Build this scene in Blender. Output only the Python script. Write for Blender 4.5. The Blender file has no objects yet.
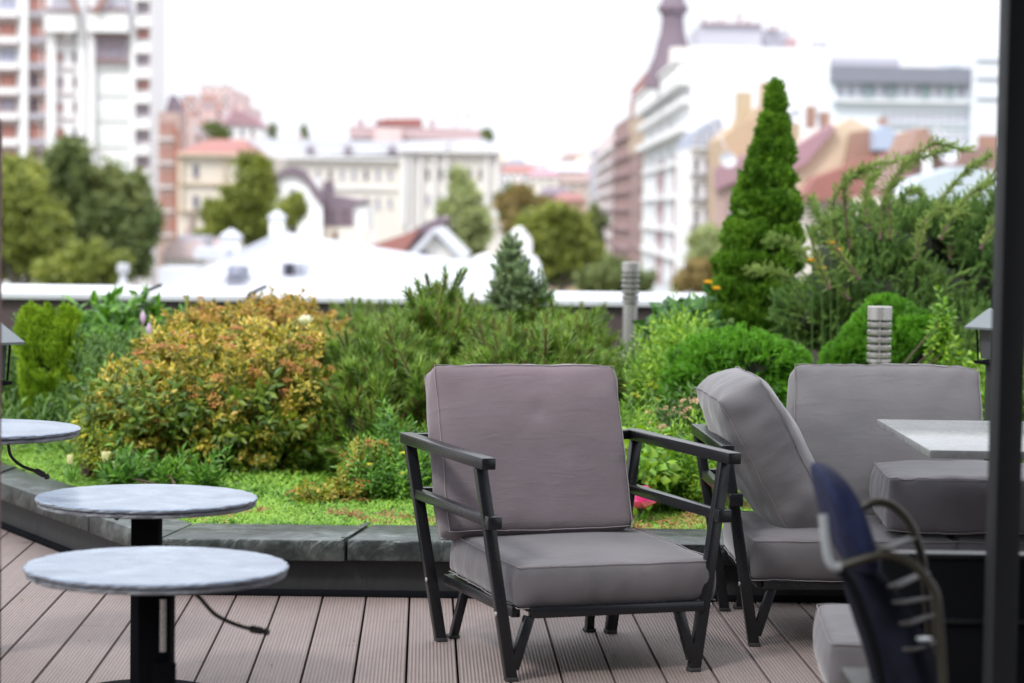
import bpy, bmesh, math, random
import numpy as np
from mathutils import Vector, Matrix, noise
random.seed(7); RNG = np.random.default_rng(7)
scene = bpy.context.scene
COL = scene.collection
PI = math.pi
R = math.radians

# ------------------------------------------------------------------ camera
H = 1.35; F = 2418.0
PITCH = R(3.13); ROLL = 0.015
fw = Vector((0, math.cos(PITCH), -math.sin(PITCH)))
r0 = Vector((1, 0, 0)); u0 = Vector((0, math.sin(PITCH), math.cos(PITCH)))
rt = r0*math.cos(ROLL) + u0*math.sin(ROLL)
up = -r0*math.sin(ROLL) + u0*math.cos(ROLL)
CAMP = Vector((0, 0, H))
cd = bpy.data.cameras.new('camera'); cam = bpy.data.objects.new('camera', cd); COL.objects.link(cam)
cd.sensor_width = 36; cd.lens = F*36/1024; cd.clip_start = 0.1; cd.clip_end = 20000
mw = Matrix((rt, up, -fw)).transposed().to_4x4(); mw.translation = CAMP
cam.matrix_world = mw
cd.dof.use_dof = True; cd.dof.focus_distance = 7.5; cd.dof.aperture_fstop = 2.9; cd.dof.aperture_blades = 9
scene.camera = cam
scene.view_settings.view_transform = 'Standard'; scene.view_settings.look = 'None'; scene.view_settings.exposure = 0

def ray(px, py): return fw*F + rt*(px-512) - up*(py-341.5)
def at(px, py, Y):                       # survey: the point seen there at distance Y
    d = ray(px, py); return CAMP + d*(Y/d.y)
def G(px, py, z=0.0):                    # survey: the point seen there at height z
    d = ray(px, py); return CAMP + d*((z-H)/d.z)

# ------------------------------------------------------------------ scene graph helpers
def tag(o, label=None, cat=None, group=None, kind=None):
    if label: o['label'] = label
    if cat: o['category'] = cat
    if group: o['group'] = group
    if kind: o['kind'] = kind
    return o
def empty(name, label, cat, loc=(0,0,0), rz=0, group=None):
    o = bpy.data.objects.new(name, None); COL.objects.link(o); o.empty_display_size = .2
    o.location = loc; o.rotation_euler = (0,0,rz)
    return tag(o, label, cat, group)
def link(name, me, mat, parent=None, smooth=False):
    if mat is not None:
        for m in (mat if isinstance(mat, (list,tuple)) else [mat]): me.materials.append(m)
    if smooth: me.shade_smooth()
    o = bpy.data.objects.new(name, me); COL.objects.link(o)
    if parent is not None: o.parent = parent
    return o
def copy_tree(o, parent=None):
    c = o.copy(); COL.objects.link(c)
    if parent is not None: c.parent = parent
    for ch in list(o.children): copy_tree(ch, c)
    return c

class MB:                                # collects geometry, builds ONE mesh object
    def __init__(s): s.v=[]; s.f=[]
    def add(s, vs, fs):
        n=len(s.v); s.v += [tuple(v) for v in vs]; s.f += [tuple(i+n for i in f) for f in fs]; return s
    def box(s, c, d, M=None):
        x,y,z = d[0]/2,d[1]/2,d[2]/2
        vs=[Vector((sx*x,sy*y,sz*z)) for sz in(-1,1) for sy in(-1,1) for sx in(-1,1)]
        if M is not None: vs=[M@v for v in vs]
        vs=[v+Vector(c) for v in vs]
        return s.add(vs,[(0,2,3,1),(4,5,7,6),(0,1,5,4),(2,6,7,3),(0,4,6,2),(1,3,7,5)])
    def bx(s, x0,x1,y0,y1,z0,z1): return s.box(((x0+x1)/2,(y0+y1)/2,(z0+z1)/2),(x1-x0,y1-y0,z1-z0))
    def bar(s, a, b, w, h, upv=(0,0,1)):
        a=Vector(a); b=Vector(b); d=(b-a); L=d.length; d.normalize(); u=Vector(upv)
        sd=d.cross(u)
        if sd.length<1e-4: sd=d.cross(Vector((0,1,0)))
        sd.normalize(); u=sd.cross(d)
        return s.box((a+b)/2,(w,L,h),Matrix((sd,d,u)).transposed())
    def tube(s, pts, r, n=8, cap=True):
        pts=[Vector(p) for p in pts]; m=len(pts)
        rs = r if isinstance(r,(list,tuple)) else [r]*m
        base=len(s.v); ref=Vector((0,0,1)); pd=None
        for i,p in enumerate(pts):
            d=(pts[min(i+1,m-1)]-pts[max(i-1,0)]).normalized()
            if i==0:
                ref = Vector((0,0,1)) if abs(d.z)<.9 else Vector((0,1,0))
            a=d.cross(ref); 
            if a.length<1e-5: a=d.cross(Vector((1,0,0)))
            a.normalize(); b=a.cross(d); ref=b
            for k in range(n):
                t=2*PI*k/n; s.v.append(tuple(p+(a*math.cos(t)+b*math.sin(t))*rs[i]))
        for i in range(m-1):
            for k in range(n):
                k2=(k+1)%n; s.f.append((base+i*n+k,base+i*n+k2,base+(i+1)*n+k2,base+(i+1)*n+k))
        if cap:
            s.f.append(tuple(base+k for k in reversed(range(n)))); s.f.append(tuple(base+(m-1)*n+k for k in range(n)))
        return s
    def lathe(s, prof, c=(0,0,0), n=32):
        base=len(s.v); m=len(prof); c=Vector(c)
        for r,z in prof:
            for k in range(n):
                t=2*PI*k/n; s.v.append((c.x+r*math.cos(t),c.y+r*math.sin(t),c.z+z))
        for i in range(m-1):
            for k in range(n):
                k2=(k+1)%n; s.f.append((base+i*n+k,base+i*n+k2,base+(i+1)*n+k2,base+(i+1)*n+k))
        s.f.append(tuple(base+k for k in reversed(range(n)))); s.f.append(tuple(base+(m-1)*n+k for k in range(n)))
        return s
    def prism(s, poly, dvec):            # polygon (3D points) extruded by dvec
        n=len(poly); base=len(s.v); dvec=Vector(dvec)
        s.v += [tuple(p) for p in poly] + [tuple(Vector(p)+dvec) for p in poly]
        s.f.append(tuple(base+i for i in range(n))); s.f.append(tuple(base+n+i for i in reversed(range(n))))
        for i in range(n):
            j=(i+1)%n; s.f.append((base+j,base+i,base+n+i,base+n+j))
        return s
    def mesh(s, name):
        me=bpy.data.meshes.new(name); me.from_pydata(s.v,[],s.f); me.update()
        bm=bmesh.new(); bm.from_mesh(me); bmesh.ops.recalc_face_normals(bm, faces=bm.faces); bm.to_mesh(me); bm.free()
        return me
    def build(s, name, mat, parent=None, bevel=0, smooth=False, seg=2):
        me=s.mesh(name)
        if bevel:
            bm=bmesh.new(); bm.from_mesh(me)
            es=[e for e in bm.edges if len(e.link_faces)==2 and e.calc_face_angle(0)>R(40)]
            bmesh.ops.bevel(bm, geom=es, offset=bevel, segments=seg, affect='EDGES', profile=.5, clamp_overlap=True)
            bm.to_mesh(me); bm.free()
        o=link(name, me, mat, parent)
        if smooth or bevel:
            me.shade_smooth()
            try: me.set_sharp_from_angle(angle=R(38))
            except Exception: pass
        return o

# ------------------------------------------------------------------ materials
class NT:
    def __init__(s, name):
        s.m=bpy.data.materials.new(name); s.m.use_nodes=True; s.n=s.m.node_tree.nodes; s.l=s.m.node_tree.links
        s.b=s.n['Principled BSDF']; s.out=s.n['Material Output']
    def node(s, t, **k):
        n=s.n.new(t)
        for a,v in k.items():
            if a in n.inputs: n.inputs[a].default_value=v
            else: setattr(n,a,v)
        return n
    def tc(s, scale=(1,1,1), rot=(0,0,0), which='Object'):
        t=s.node('ShaderNodeTexCoord'); m=s.node('ShaderNodeMapping'); m.inputs['Scale'].default_value=scale; m.inputs['Rotation'].default_value=rot
        s.l.new(t.outputs[which], m.inputs['Vector']); return m.outputs[0]
    def noise(s, vec, scale, detail=4, rough=.6, dist=0):
        n=s.node('ShaderNodeTexNoise'); n.inputs['Scale'].default_value=scale; n.inputs['Detail'].default_value=detail
        n.inputs['Roughness'].default_value=rough; n.inputs['Distortion'].default_value=dist
        if vec is not None: s.l.new(vec,n.inputs['Vector'])
        return n.outputs['Fac']
    def ramp(s, fac, stops):
        r=s.node('ShaderNodeValToRGB'); e=r.color_ramp.elements
        while len(e)<len(stops): e.new(.5)
        for i,(p,c) in enumerate(stops):
            e[i].position=p; e[i].color=(*c,1) if len(c)==3 else c
        s.l.new(fac,r.inputs[0]); return r.outputs[0]
    def mix(s, fac, a, b, mode='MIX'):
        m=s.node('ShaderNodeMix'); m.data_type='RGBA'; m.blend_type=mode
        for i,x in ((0,fac),(6,a),(7,b)):
            if hasattr(x,'default_value') or isinstance(x,bpy.types.NodeSocket): s.l.new(x,m.inputs[i])
            elif i==0: m.inputs[0].default_value=x
            else: m.inputs[i].default_value=(*x,1)
        return m.outputs[2]
    def math(s, op, a, b=None):
        m=s.node('ShaderNodeMath'); m.operation=op
        for i,x in enumerate((a,b)):
            if x is None: continue
            if isinstance(x,bpy.types.NodeSocket): s.l.new(x,m.inputs[i])
            else: m.inputs[i].default_value=x
        return m.outputs[0]
    def bump(s, h, strength=.3, dist=.01, prev=None):
        b=s.node('ShaderNodeBump'); b.inputs['Strength'].default_value=strength; b.inputs['Distance'].default_value=dist
        s.l.new(h,b.inputs['Height'])
        if prev is not None: s.l.new(prev,b.inputs['Normal'])
        s.l.new(b.outputs[0],s.b.inputs['Normal']); return b.outputs[0]
    def base(s, c):
        if isinstance(c,bpy.types.NodeSocket): s.l.new(c,s.b.inputs['Base Color'])
        else: s.b.inputs['Base Color'].default_value=(*c,1)
    def set(s, **k):
        for a,v in k.items():
            a=a.replace('_',' ')
            if isinstance(v,bpy.types.NodeSocket): s.l.new(v,s.b.inputs[a])
            else: s.b.inputs[a].default_value=v
        return s
def mul(c,k): return tuple(min(1,x*k) for x in c)
def wall(name, c, var=.12, scale=.25, rough=.8, streak=True):   # weathered render or stone
    t=NT(name); v=t.tc((1,1,.35) if streak else (1,1,1))
    n1=t.noise(v,scale,5,.65); n2=t.noise(v,scale*9,3)
    f=t.mix(.4,n1,n2)
    t.base(t.ramp(f,[(.3,mul(c,1-var)),(.7,mul(c,1+var*.5))])); t.set(Roughness=rough); t.bump(n2,.15,.03); return t.m
def paint(name, c, rough=.4, metal=0, spec=.5, var=.06, scale=3, bump=0):
    t=NT(name); v=t.tc(); n=t.noise(v,scale,5)
    t.base(t.ramp(n,[(.3,mul(c,1-var)),(.7,mul(c,1+var))])); t.set(Metallic=metal)
    rr=t.noise(v,scale*3,4); m=t.node('ShaderNodeMapRange'); m.inputs['To Min'].default_value=rough*.8; m.inputs['To Max'].default_value=min(1,rough*1.25)
    t.l.new(rr,m.inputs[0]); t.l.new(m.outputs[0],t.b.inputs['Roughness'])
    t.b.inputs['Specular IOR Level'].default_value=spec
    if bump: t.bump(t.noise(v,scale*20,3),bump,.002)
    return t.m
LEAFK=1.3
def leafmat(name, cols, nscale=3, trans=.3, rough=.45, spread=.55, spec=.4):
    t=NT(name); g=t.node('ShaderNodeNewGeometry'); v=t.tc(); n=t.noise(v,nscale,3,.6)
    f=t.math('ADD',t.math('MULTIPLY',g.outputs['Random Per Island'],spread),t.math('MULTIPLY',t.math('SUBTRACT',n,.25),(1-spread)*2))
    cols=[tuple(min(.85,x*LEAFK) for x in q) for q in cols]; k=len(cols); c=t.ramp(f,[((i+.5)/k,cc) for i,cc in enumerate(cols)])
    t.base(c); t.set(Roughness=rough); t.b.inputs['Specular IOR Level'].default_value=spec
    tr=t.node('ShaderNodeBsdfTranslucent'); mx=t.node('ShaderNodeMixShader'); mx.inputs[0].default_value=trans
    c2=t.mix(1.0,c,(1.0,1.0,.45),'MULTIPLY'); t.l.new(c2,tr.inputs[0])
    t.l.new(t.b.outputs[0],mx.inputs[1]); t.l.new(tr.outputs[0],mx.inputs[2]); t.l.new(mx.outputs[0],t.out.inputs[0])
    return t.m

# ------------------------------------------------------------------ scatter (leaves and needles into one mesh)
def npmesh(name, V, Fs):                 # V (n,3), Fs list of arrays of equal-size faces
    me=bpy.data.meshes.new(name); me.vertices.add(len(V)); me.vertices.foreach_set('co',V.astype(np.float32).ravel())
    tot=sum(f.size for f in Fs); nf=sum(len(f) for f in Fs)
    me.loops.add(tot); me.polygons.add(nf)
    me.loops.foreach_set('vertex_index',np.concatenate([f.ravel() for f in Fs]).astype(np.int32))
    sizes=np.concatenate([np.full(len(f),f.shape[1]) for f in Fs]); st=np.concatenate([[0],np.cumsum(sizes)[:-1]])
    me.polygons.foreach_set('loop_start',st.astype(np.int32)); me.update(calc_edges=True); me.validate(); return me
def scat(name, bv, bf, locs, mats, mat, parent=None, smooth=False):
    bv=np.array(bv,float); bf=np.array(bf,int); locs=np.array(locs,float); mats=np.array(mats,float)
    V=np.einsum('mij,nj->mni',mats,bv)+locs[:,None,:]
    n=len(bv); off=(np.arange(len(locs))*n)[:,None,None]
    Fc=(bf[None]+off).reshape(-1,bf.shape[1])
    me=npmesh(name,V.reshape(-1,3),[Fc]); return link(name,me,mat,parent,smooth)
def frames(dirs, scale, roll=None):      # rotation with local +Z along dirs
    d=np.array(dirs,float); d/=np.linalg.norm(d,axis=1,keepdims=True)+1e-9
    r=RNG.normal(size=d.shape); a=np.cross(d,r); a/=np.linalg.norm(a,axis=1,keepdims=True)+1e-9; b=np.cross(d,a)
    return np.stack([a,b,d],axis=2)*np.asarray(scale,float).reshape(-1,1,1)
def join(parts):                         # list of (verts, faces)
    V=[];Fc=[];n=0
    for v,f in parts:
        v=np.array(v,float); V.append(v); Fc.append(np.array(f,int)+n); n+=len(v)
    return np.concatenate(V),np.concatenate(Fc)
def leaf(L=1,W=.45,fold=.12,droop=.15):  # along +Z
    return [(0,0,0),(-W/2,fold,L*.45),(0,-droop*.3,L*.5),(0,droop,L),(W/2,fold,L*.45)], [(0,4,2,1),(1,2,4,3)] if False else [(0,2,1),(0,4,2),(1,2,3),(2,4,3)]
def rotm(ax, ang): return np.array(Matrix.Rotation(ang,3,Vector(ax)))
def twig(n=10, L=1., leafL=.35, W=.42, tilt=55, seed=1):
    rg=random.Random(seed); P=[]
    for i in range(n):
        v,f=leaf(leafL*rg.uniform(.7,1.15),leafL*W*rg.uniform(.8,1.2),leafL*.1,leafL*.2)
        v=np.array(v)
        t=(i+.5)/n; a=i*2.4+rg.uniform(-.4,.4)
        m=rotm((0,0,1),a)@rotm((1,0,0),-R(tilt*(1.15-.65*t)+rg.uniform(-12,12)))
        P.append((v@m.T+np.array([0,0,L*t]),f))
    return join(P)
def needles(n=60, L=1., nl=.3, w=.02, tilt=45, seed=1):
    rg=random.Random(seed); P=[]
    for i in range(n):
        t=(i+.5)/n; a=i*2.4; l=nl*rg.uniform(.8,1.1)*(1-.35*max(0,t-.8)*5*.5)
        v=np.array([(-w,0,0),(w,0,0),(0,0,l)]); 
        m=rotm((0,0,1),a)@rotm((1,0,0),-R(tilt*(1.1-.6*t)+rg.uniform(-8,8)))
        P.append((v@m.T+np.array([0,0,L*t]),[(0,1,2)]))
    return join(P)
def blob_points(blobs, n, shell=.35, gap=0, gscale=4, up_only=False):
    # blobs: (c, (rx,ry,rz)); points near the outside with outward normals
    vol=np.array([b[1][0]*b[1][1]+b[1][1]*b[1][2]+b[1][0]*b[1][2] for b in blobs]); vol/=vol.sum()
    P=[];N=[]
    tries=0
    while len(P)<n and tries<n*8:
        tries+=1
        i=RNG.choice(len(blobs),p=vol); c,r=blobs[i]; c=np.array(c); r=np.array(r)
        d=RNG.normal(size=3); d/=np.linalg.norm(d)
        if up_only and d[2]<-.35: continue
        q=1-shell*RNG.random()**1.6
        nz=noise.noise(Vector((d*2.3+c*3).tolist()))
        q*=1+.16*nz
        p=c+d*r*q
        inside=False
        for j,(c2,r2) in enumerate(blobs):
            if j!=i and (((p-np.array(c2))/np.array(r2))**2).sum()<(1-shell)**2*.8: inside=True;break
        if inside: continue
        if gap and noise.noise(Vector((p*gscale).tolist()))<-gap: continue
        P.append(p); nn=d/r; N.append(nn/np.linalg.norm(nn))
    return np.array(P),np.array(N)
# ------------------------------------------------------------------ world and sun
SUN_EL, SUN_AZ = R(48), R(215)           # azimuth from +Y clockwise: high, behind-left of the viewer
w=bpy.data.worlds.new("World"); scene.world=w; w.use_nodes=True
nt=w.node_tree; nn=nt.nodes; ll=nt.links; nn.clear()
sky=nn.new('ShaderNodeTexSky'); sky.sky_type='NISHITA'; sky.sun_disc=False; sky.sun_elevation=SUN_EL; sky.sun_rotation=SUN_AZ
sky.air_density=1.2; sky.dust_density=3
b1=nn.new('ShaderNodeBackground'); b1.inputs[1].default_value=.15; ll.new(sky.outputs[0],b1.inputs[0])
b2=nn.new('ShaderNodeBackground'); b2.inputs[0].default_value=(.94,.965,1.03,1); b2.inputs[1].default_value=1.62
tcn=nn.new('ShaderNodeTexCoord'); mp=nn.new('ShaderNodeMapping'); mp.inputs['Scale'].default_value=(1.2,1.2,4)
nz=nn.new('ShaderNodeTexNoise'); nz.inputs['Scale'].default_value=2.2; nz.inputs['Detail'].default_value=6
rp=nn.new('ShaderNodeValToRGB'); rp.color_ramp.elements[0].position=.3; rp.color_ramp.elements[0].color=(.82,.82,.82,1); rp.color_ramp.elements[1].position=.5; rp.color_ramp.elements[1].color=(1,1,1,1)
ll.new(tcn.outputs['Generated'],mp.inputs[0]); ll.new(mp.outputs[0],nz.inputs[0]); ll.new(nz.outputs[0],rp.inputs[0])
mxs=nn.new('ShaderNodeMixShader'); ll.new(rp.outputs[0],mxs.inputs[0]); ll.new(b1.outputs[0],mxs.inputs[1]); ll.new(b2.outputs[0],mxs.inputs[2])
# overcast dome: brighter overhead than at the horizon
sz=nn.new('ShaderNodeSeparateXYZ'); ll.new(tcn.outputs['Generated'],sz.inputs[0])
mrz=nn.new('ShaderNodeMapRange'); mrz.interpolation_type='SMOOTHSTEP'; mrz.inputs['From Min'].default_value=.05; mrz.inputs['From Max'].default_value=.85; mrz.inputs['To Min'].default_value=1.28; mrz.inputs['To Max'].default_value=2.75
ll.new(sz.outputs[2],mrz.inputs[0]); ll.new(mrz.outputs[0],b2.inputs[1])
wo=nn.new('ShaderNodeOutputWorld'); ll.new(mxs.outputs[0],wo.inputs[0])
sl=bpy.data.lights.new('sun','SUN'); sl.energy=2.6; sl.angle=R(10); sl.color=(1,.965,.91)
so=bpy.data.objects.new('sun',sl); COL.objects.link(so)
sd=Vector((math.sin(SUN_AZ)*math.cos(SUN_EL),math.cos(SUN_AZ)*math.cos(SUN_EL),math.sin(SUN_EL)))
so.rotation_euler=sd.to_track_quat('Z','Y').to_euler(); so.location=(-20,-20,40)

# ------------------------------------------------------------------ shared materials
M={}
M['frame']=paint('dark_powder_coat',(.008,.009,.011),.27,0,.4,.04,3,0)
def fabric(name, c, c2, warm=None):
    c=mul(c,.64); c2=mul(c2,.70); warm=mul(warm,.74) if warm else None
    t=NT(name); v=t.tc()
    n=t.noise(v,2.2,3); 
    cc=t.ramp(n,[(.35,c),(.7,c2)])
    if warm:                              # warmer, pinker tint towards the top
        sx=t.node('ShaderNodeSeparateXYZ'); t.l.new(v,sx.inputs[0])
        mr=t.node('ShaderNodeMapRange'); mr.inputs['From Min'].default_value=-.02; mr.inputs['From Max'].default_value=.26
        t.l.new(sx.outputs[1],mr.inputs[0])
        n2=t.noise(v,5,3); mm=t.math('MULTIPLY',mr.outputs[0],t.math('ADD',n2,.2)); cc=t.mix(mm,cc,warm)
    t.base(cc); t.set(Roughness=.82); t.b.inputs['Specular IOR Level'].default_value=.25
    t.b.inputs['Sheen Weight'].default_value=.25; t.b.inputs['Sheen Roughness'].default_value=.4
    wv=t.noise(t.tc((1,1,1)),5,2,.4,.6); b=t.bump(wv,.3,.014)
    r1=t.noise(t.tc((3,14,3),(0,0,.5)),1.6,3,.5,1.2); r2=t.noise(t.tc((14,3,5),(0,0,.35)),1.5,3,.5,1.2)
    rr=t.math('MULTIPLY',t.math('POWER',r1,2.5),t.math('POWER',r2,1.0)); b=t.bump(rr,.30,.014,b)
    fine=t.noise(v,300,2); pk=t.noise(t.tc((26,26,8)),1.6,3,.6,.5); b=t.bump(pk,.16,.006,b); t.bump(fine,.25,.0015,b)
    return t.m
M['fabric']=fabric('grey_outdoor_fabric',(.134,.127,.137),(.178,.168,.180))
M['fabric_warm']=fabric('pink_top_fabric',(.172,.146,.160),(.204,.172,.190),(.235,.178,.200))
M['piping']=paint('grey_piping',(.20,.182,.19),.85,0,.1)
M['fabric_cool']=fabric('cool_grey_fabric',(.19,.185,.195),(.225,.215,.225))
M['rubber']=paint('black_rubber',(.022,.022,.024),.6)
M['steel']=paint('brushed_steel',(.44,.43,.42),.26,.6,.6,.04,2)
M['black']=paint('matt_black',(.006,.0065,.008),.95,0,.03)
M['white']=paint('white_sheet',(.86,.86,.89),.35,0,.5,.03,1.5)
M['dark_brown']=wall('dark_brown_metal',(.065,.045,.045),.2,1.2,.6)
# ------------------------------------------------------------------ deck
VD=math.atan((424-512)/F)                # boards run a touch left of the view
t=NT('composite_decking'); v=t.tc(); sp=t.node('ShaderNodeSeparateXYZ'); t.l.new(v,sp.inputs[0])
brd=t.math('FLOOR',t.math('DIVIDE',sp.outputs[0],.15))
wn=t.node('ShaderNodeTexWhiteNoise'); wn.noise_dimensions='1D'; t.l.new(brd,wn.inputs['W'])
big=t.noise(t.tc((1,.35,1)),1.6,6,.7); fine=t.noise(t.tc((40,1.5,1)),2,4,.6)
c=t.ramp(big,[(.3,(.128,.094,.083)),(.7,(.205,.160,.145))])
c=t.mix(t.math('MULTIPLY',wn.outputs[0],.35),c,(0.200,0.161,0.156)); c=t.mix(.25,c,t.ramp(fine,[(.3,(0.148,0.120,0.118)),(.7,(.27,.22,.205))]))
gr=t.math('SINE',t.math('MULTIPLY',sp.outputs[0],2*PI/.0108))
grm=t.math('ADD',t.math('MULTIPLY',gr,.5),.5)
c=t.mix(t.math('MULTIPLY',t.math('SUBTRACT',1,grm),.32),c,(0.081,0.064,0.061))
stain=t.noise(v,3.1,5,.7); c=t.mix(t.math('MULTIPLY',t.math('GREATER_THAN',stain,.6),.16),c,(.10,.08,.075))
spot=t.noise(v,14,2); c=t.mix(t.math('MULTIPLY',t.math('GREATER_THAN',spot,.74),.5),c,(.09,.075,.07))
t.base(c); t.set(Roughness=.7); t.bump(grm,.7,.003); M['deck']=t.m
mb=MB(); rg=random.Random(3)
for i in range(-62,48):
    x0=i*.15; y=-3+rg.uniform(0,3)
    segs=[-3.2]
    while y<12: segs.append(y); y+=2.9
    segs.append(12)
    for a,b in zip(segs,segs[1:]):
        mb.bx(x0+.0035,x0+.1465,a+.0015,b-.0015,-.026,0)
deck=mb.build('deck',M['deck'],None,bevel=.0015,seg=1); deck.rotation_euler=(0,0,-VD); tag(deck,kind='structure',label='brown grooved composite deck boards',cat='deck')
# deck phase so that a joint falls at x=409,y=603
j=G(409.3,603); lx=j.x*math.cos(VD)-j.y*math.sin(VD)
deck.location=Vector((math.cos(VD)*((lx)%.15),-math.sin(VD)*((lx)%.15),0))
sub=MB().bx(-11,9,-4,12.4,-.06,-.035).build('deck_substrate',M['black']); tag(sub,kind='structure')

# ------------------------------------------------------------------ planter kerb
t=NT('patinated_sheet_metal'); v=t.tc(); n=t.noise(v,3,6,.65,.6); n2=t.noise(v,14,4,.6)
t.base(t.ramp(t.mix(.35,n,n2),[(.36,(.013,.016,.017)),(.52,(.042,.051,.049)),(.70,(.17,.19,.182))]))
t.set(Metallic=.55); m_=t.node('ShaderNodeMapRange'); m_.inputs['To Min'].default_value=.22; m_.inputs['To Max'].default_value=.6; t.l.new(n2,m_.inputs[0]); t.l.new(m_.outputs[0],t.b.inputs['Roughness'])
t.bump(t.noise(v,7,4,.5,.8),.8,.03); M['kerb']=t.m
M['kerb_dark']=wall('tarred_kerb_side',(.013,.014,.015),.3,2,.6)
KZ=.205
fc=G(160,537,KZ); bc=G(193,522,KZ)                        # front/back corner of the capping
fl=G(37,494,KZ); fl0=G(0,482,KZ); bl=G(77,484,KZ); bl0=G(0,462.5,KZ)
dl=(fl0-fc).normalized(); fL=fc+dl*6.0
dbl=(bl0-bc).normalized(); bL=bc+dbl*6.0
fr=G(420,541,KZ); dr=(fr-fc).normalized(); dr=Vector((1,.012,0)).normalized(); fR=fc+dr*11; bR=bc+dr*11
def off(p,d,k): return Vector((p.x,p.y,0))+d*k
def quadbox(mb,a,b,c,d,z0,z1):
    vs=[Vector((p.x,p.y,z)) for z in (z0,z1) for p in (a,b,c,d)]
    mb.add(vs,[(3,2,1,0),(4,5,6,7),(0,1,5,4),(1,2,6,5),(2,3,7,6),(3,0,4,7)])
kerb=empty('planter_kerb','low kerb of dark patinated sheet metal between the deck and the flower bed','kerb',(fc.x,fc.y,0)); kerb['category']='kerb'
kerb_o=Vector((fc.x,fc.y,0))
def kb(a,b,c,d,z0,z1,name,mat,bev=.006):
    m=MB(); quadbox(m,a-kerb_o,b-kerb_o,c-kerb_o,d-kerb_o,z0,z1); return m.build(name,mat,kerb,bevel=bev)
def lerp(a,b,t): return a+(b-a)*t
# capping in sheets with raised seams
def capping(f0,f1,b0,b1,n,ts=None):
    ts=ts or [i/n for i in range(n+1)]
    for i in range(len(ts)-1):
        a=lerp(f0,f1,ts[i]); b=lerp(f0,f1,ts[i+1]); c=lerp(b0,b1,ts[i+1]); d=lerp(b0,b1,ts[i])
        e=(b-a).normalized()*.0035
        dz=.003*((i*7)%3-1)
        kb(a+e,b-e,c-e,d+e,KZ-.075+dz,KZ+dz,'capping_sheet',M['kerb'],.008)
        s=(b-a).normalized()*.018
        m=MB(); 
        quadbox(m,b-s-kerb_o,b+s*.2-kerb_o,c+s*.2-kerb_o,c-s-kerb_o,KZ+.004,KZ+.0085); m.build('seam',M['kerb'],kerb,bevel=.002)
tL=[0,.12,.33,.56,.8,1]
capping(fc,fL,bc,bL,5,tL)
# seams on the straight part: one seen at x=345
s1=(G(345,541,KZ)-fc).length/11
tR=[0]+[s1+k*.135 for k in range(8) if s1+k*.135<1]+[1]
capping(fc,fR,bc,bR,7,tR)
nR=Vector((-dr.y,dr.x,0)); nL=Vector((dl.y,-dl.x,0)); 
if nL.y<0: nL=-nL
for (a,b,n) in ((fc,fR,nR),(fc,fL,nL)):
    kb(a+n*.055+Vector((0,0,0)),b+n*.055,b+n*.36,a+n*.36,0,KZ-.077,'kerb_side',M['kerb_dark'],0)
    kb(a+n*.030,b+n*.030,b+n*.0545,a+n*.0545,0.0,.022,'bottom_trim',M['black'],.003)
# ------------------------------------------------------------------ bed soil
def bedz(x,y):
    return .185+.010*max(0,y-8.8)+.02*noise.noise(Vector((x*1.1,y*1.1,0)))
t=NT('soil'); v=t.tc(); n=t.noise(v,5,6,.7); t.base(t.ramp(n,[(.3,(.018,.014,.010)),(.6,(.05,.045,.02)),(.75,(.045,.075,.02))])); t.set(Roughness=.95); t.bump(n,.8,.04); M['soil']=t.m
mb=MB(); nx,ny=60,40
bx0=fL.x; 
vs=[];fs=[]
def bedfront(x):
    if x>bc.x: return bc.y-.06+(x-bc.x)*dr.y/dr.x
    return bc.y-.06+(x-bc.x)*dbl.y/dbl.x
for jj in range(ny+1):
    for ii in range(nx+1):
        x=-10.9+ii*(21.5/nx); y0=bedfront(x); y=y0+(15.9-y0)*jj/ny
        vs.append((x,y,bedz(x,y)))
for jj in range(ny):
    for ii in range(nx):
        a=jj*(nx+1)+ii; fs.append((a,a+1,a+nx+2,a+nx+1))
bed=MB().add(vs,fs).build('bed_soil',M['soil'],smooth=True); tag(bed,kind='structure')
# ------------------------------------------------------------------ parapet with white coping
M['coping']=paint('coping_sheet_metal',(.60,.62,.66),.3,.2,.5,.08,1.2)
par=empty('parapet_wall','long dark brown parapet wall with white metal coping behind the flower bed','wall',(0,15.2,0))
def par_y(x): return 15.3+x*.06
PZ=.785
a=Vector((-8,par_y(-8)-15.2,0)); b=Vector((11,par_y(11)-15.2,0)); n=Vector((0,1,0))
m=MB(); quadbox(m,a+n*.05,b+n*.05,b+n*.55,a+n*.55,-.2,PZ-.045); m.build('wall_body',M['dark_brown'],par)
ts=[0,.155,.30,.335,.52,.70,.86,1]
for i in range(len(ts)-1):
    p,q=lerp(a,b,ts[i]),lerp(a,b,ts[i+1]); e=Vector((.004,0,0))
    vv=[p+e,q-e,q-e+n*.56,p+e+n*.56]; vs=[Vector((k.x,k.y,PZ-.043)) for k in vv]+[Vector((k.x,k.y,PZ+(.035 if jx>1 else 0))) for jx,k in enumerate(vv)]
    MB().add(vs,[(3,2,1,0),(4,5,6,7),(0,1,5,4),(1,2,6,5),(2,3,7,6),(3,0,4,7)]).build('coping_sheet',M['coping'],par,bevel=.006)
    c_=q+n*.02; 
    MB().tube([q+Vector((-.03,-.02,PZ-.06)),q+Vector((-.02,-.02,PZ+.01)),q+Vector((.02,.1,PZ+.03)),q+Vector((.05,.3,PZ+.045))],.012,6).build('joint_strap',M['black'],par,smooth=True)
# building under the terrace
base=MB().bx(-11,12,-6,16.3,-22,-.062).build('terrace_building',wall('pale_render',(.6,.58,.55)));tag(base,'pale rendered building carrying the roof terrace','building')

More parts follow.
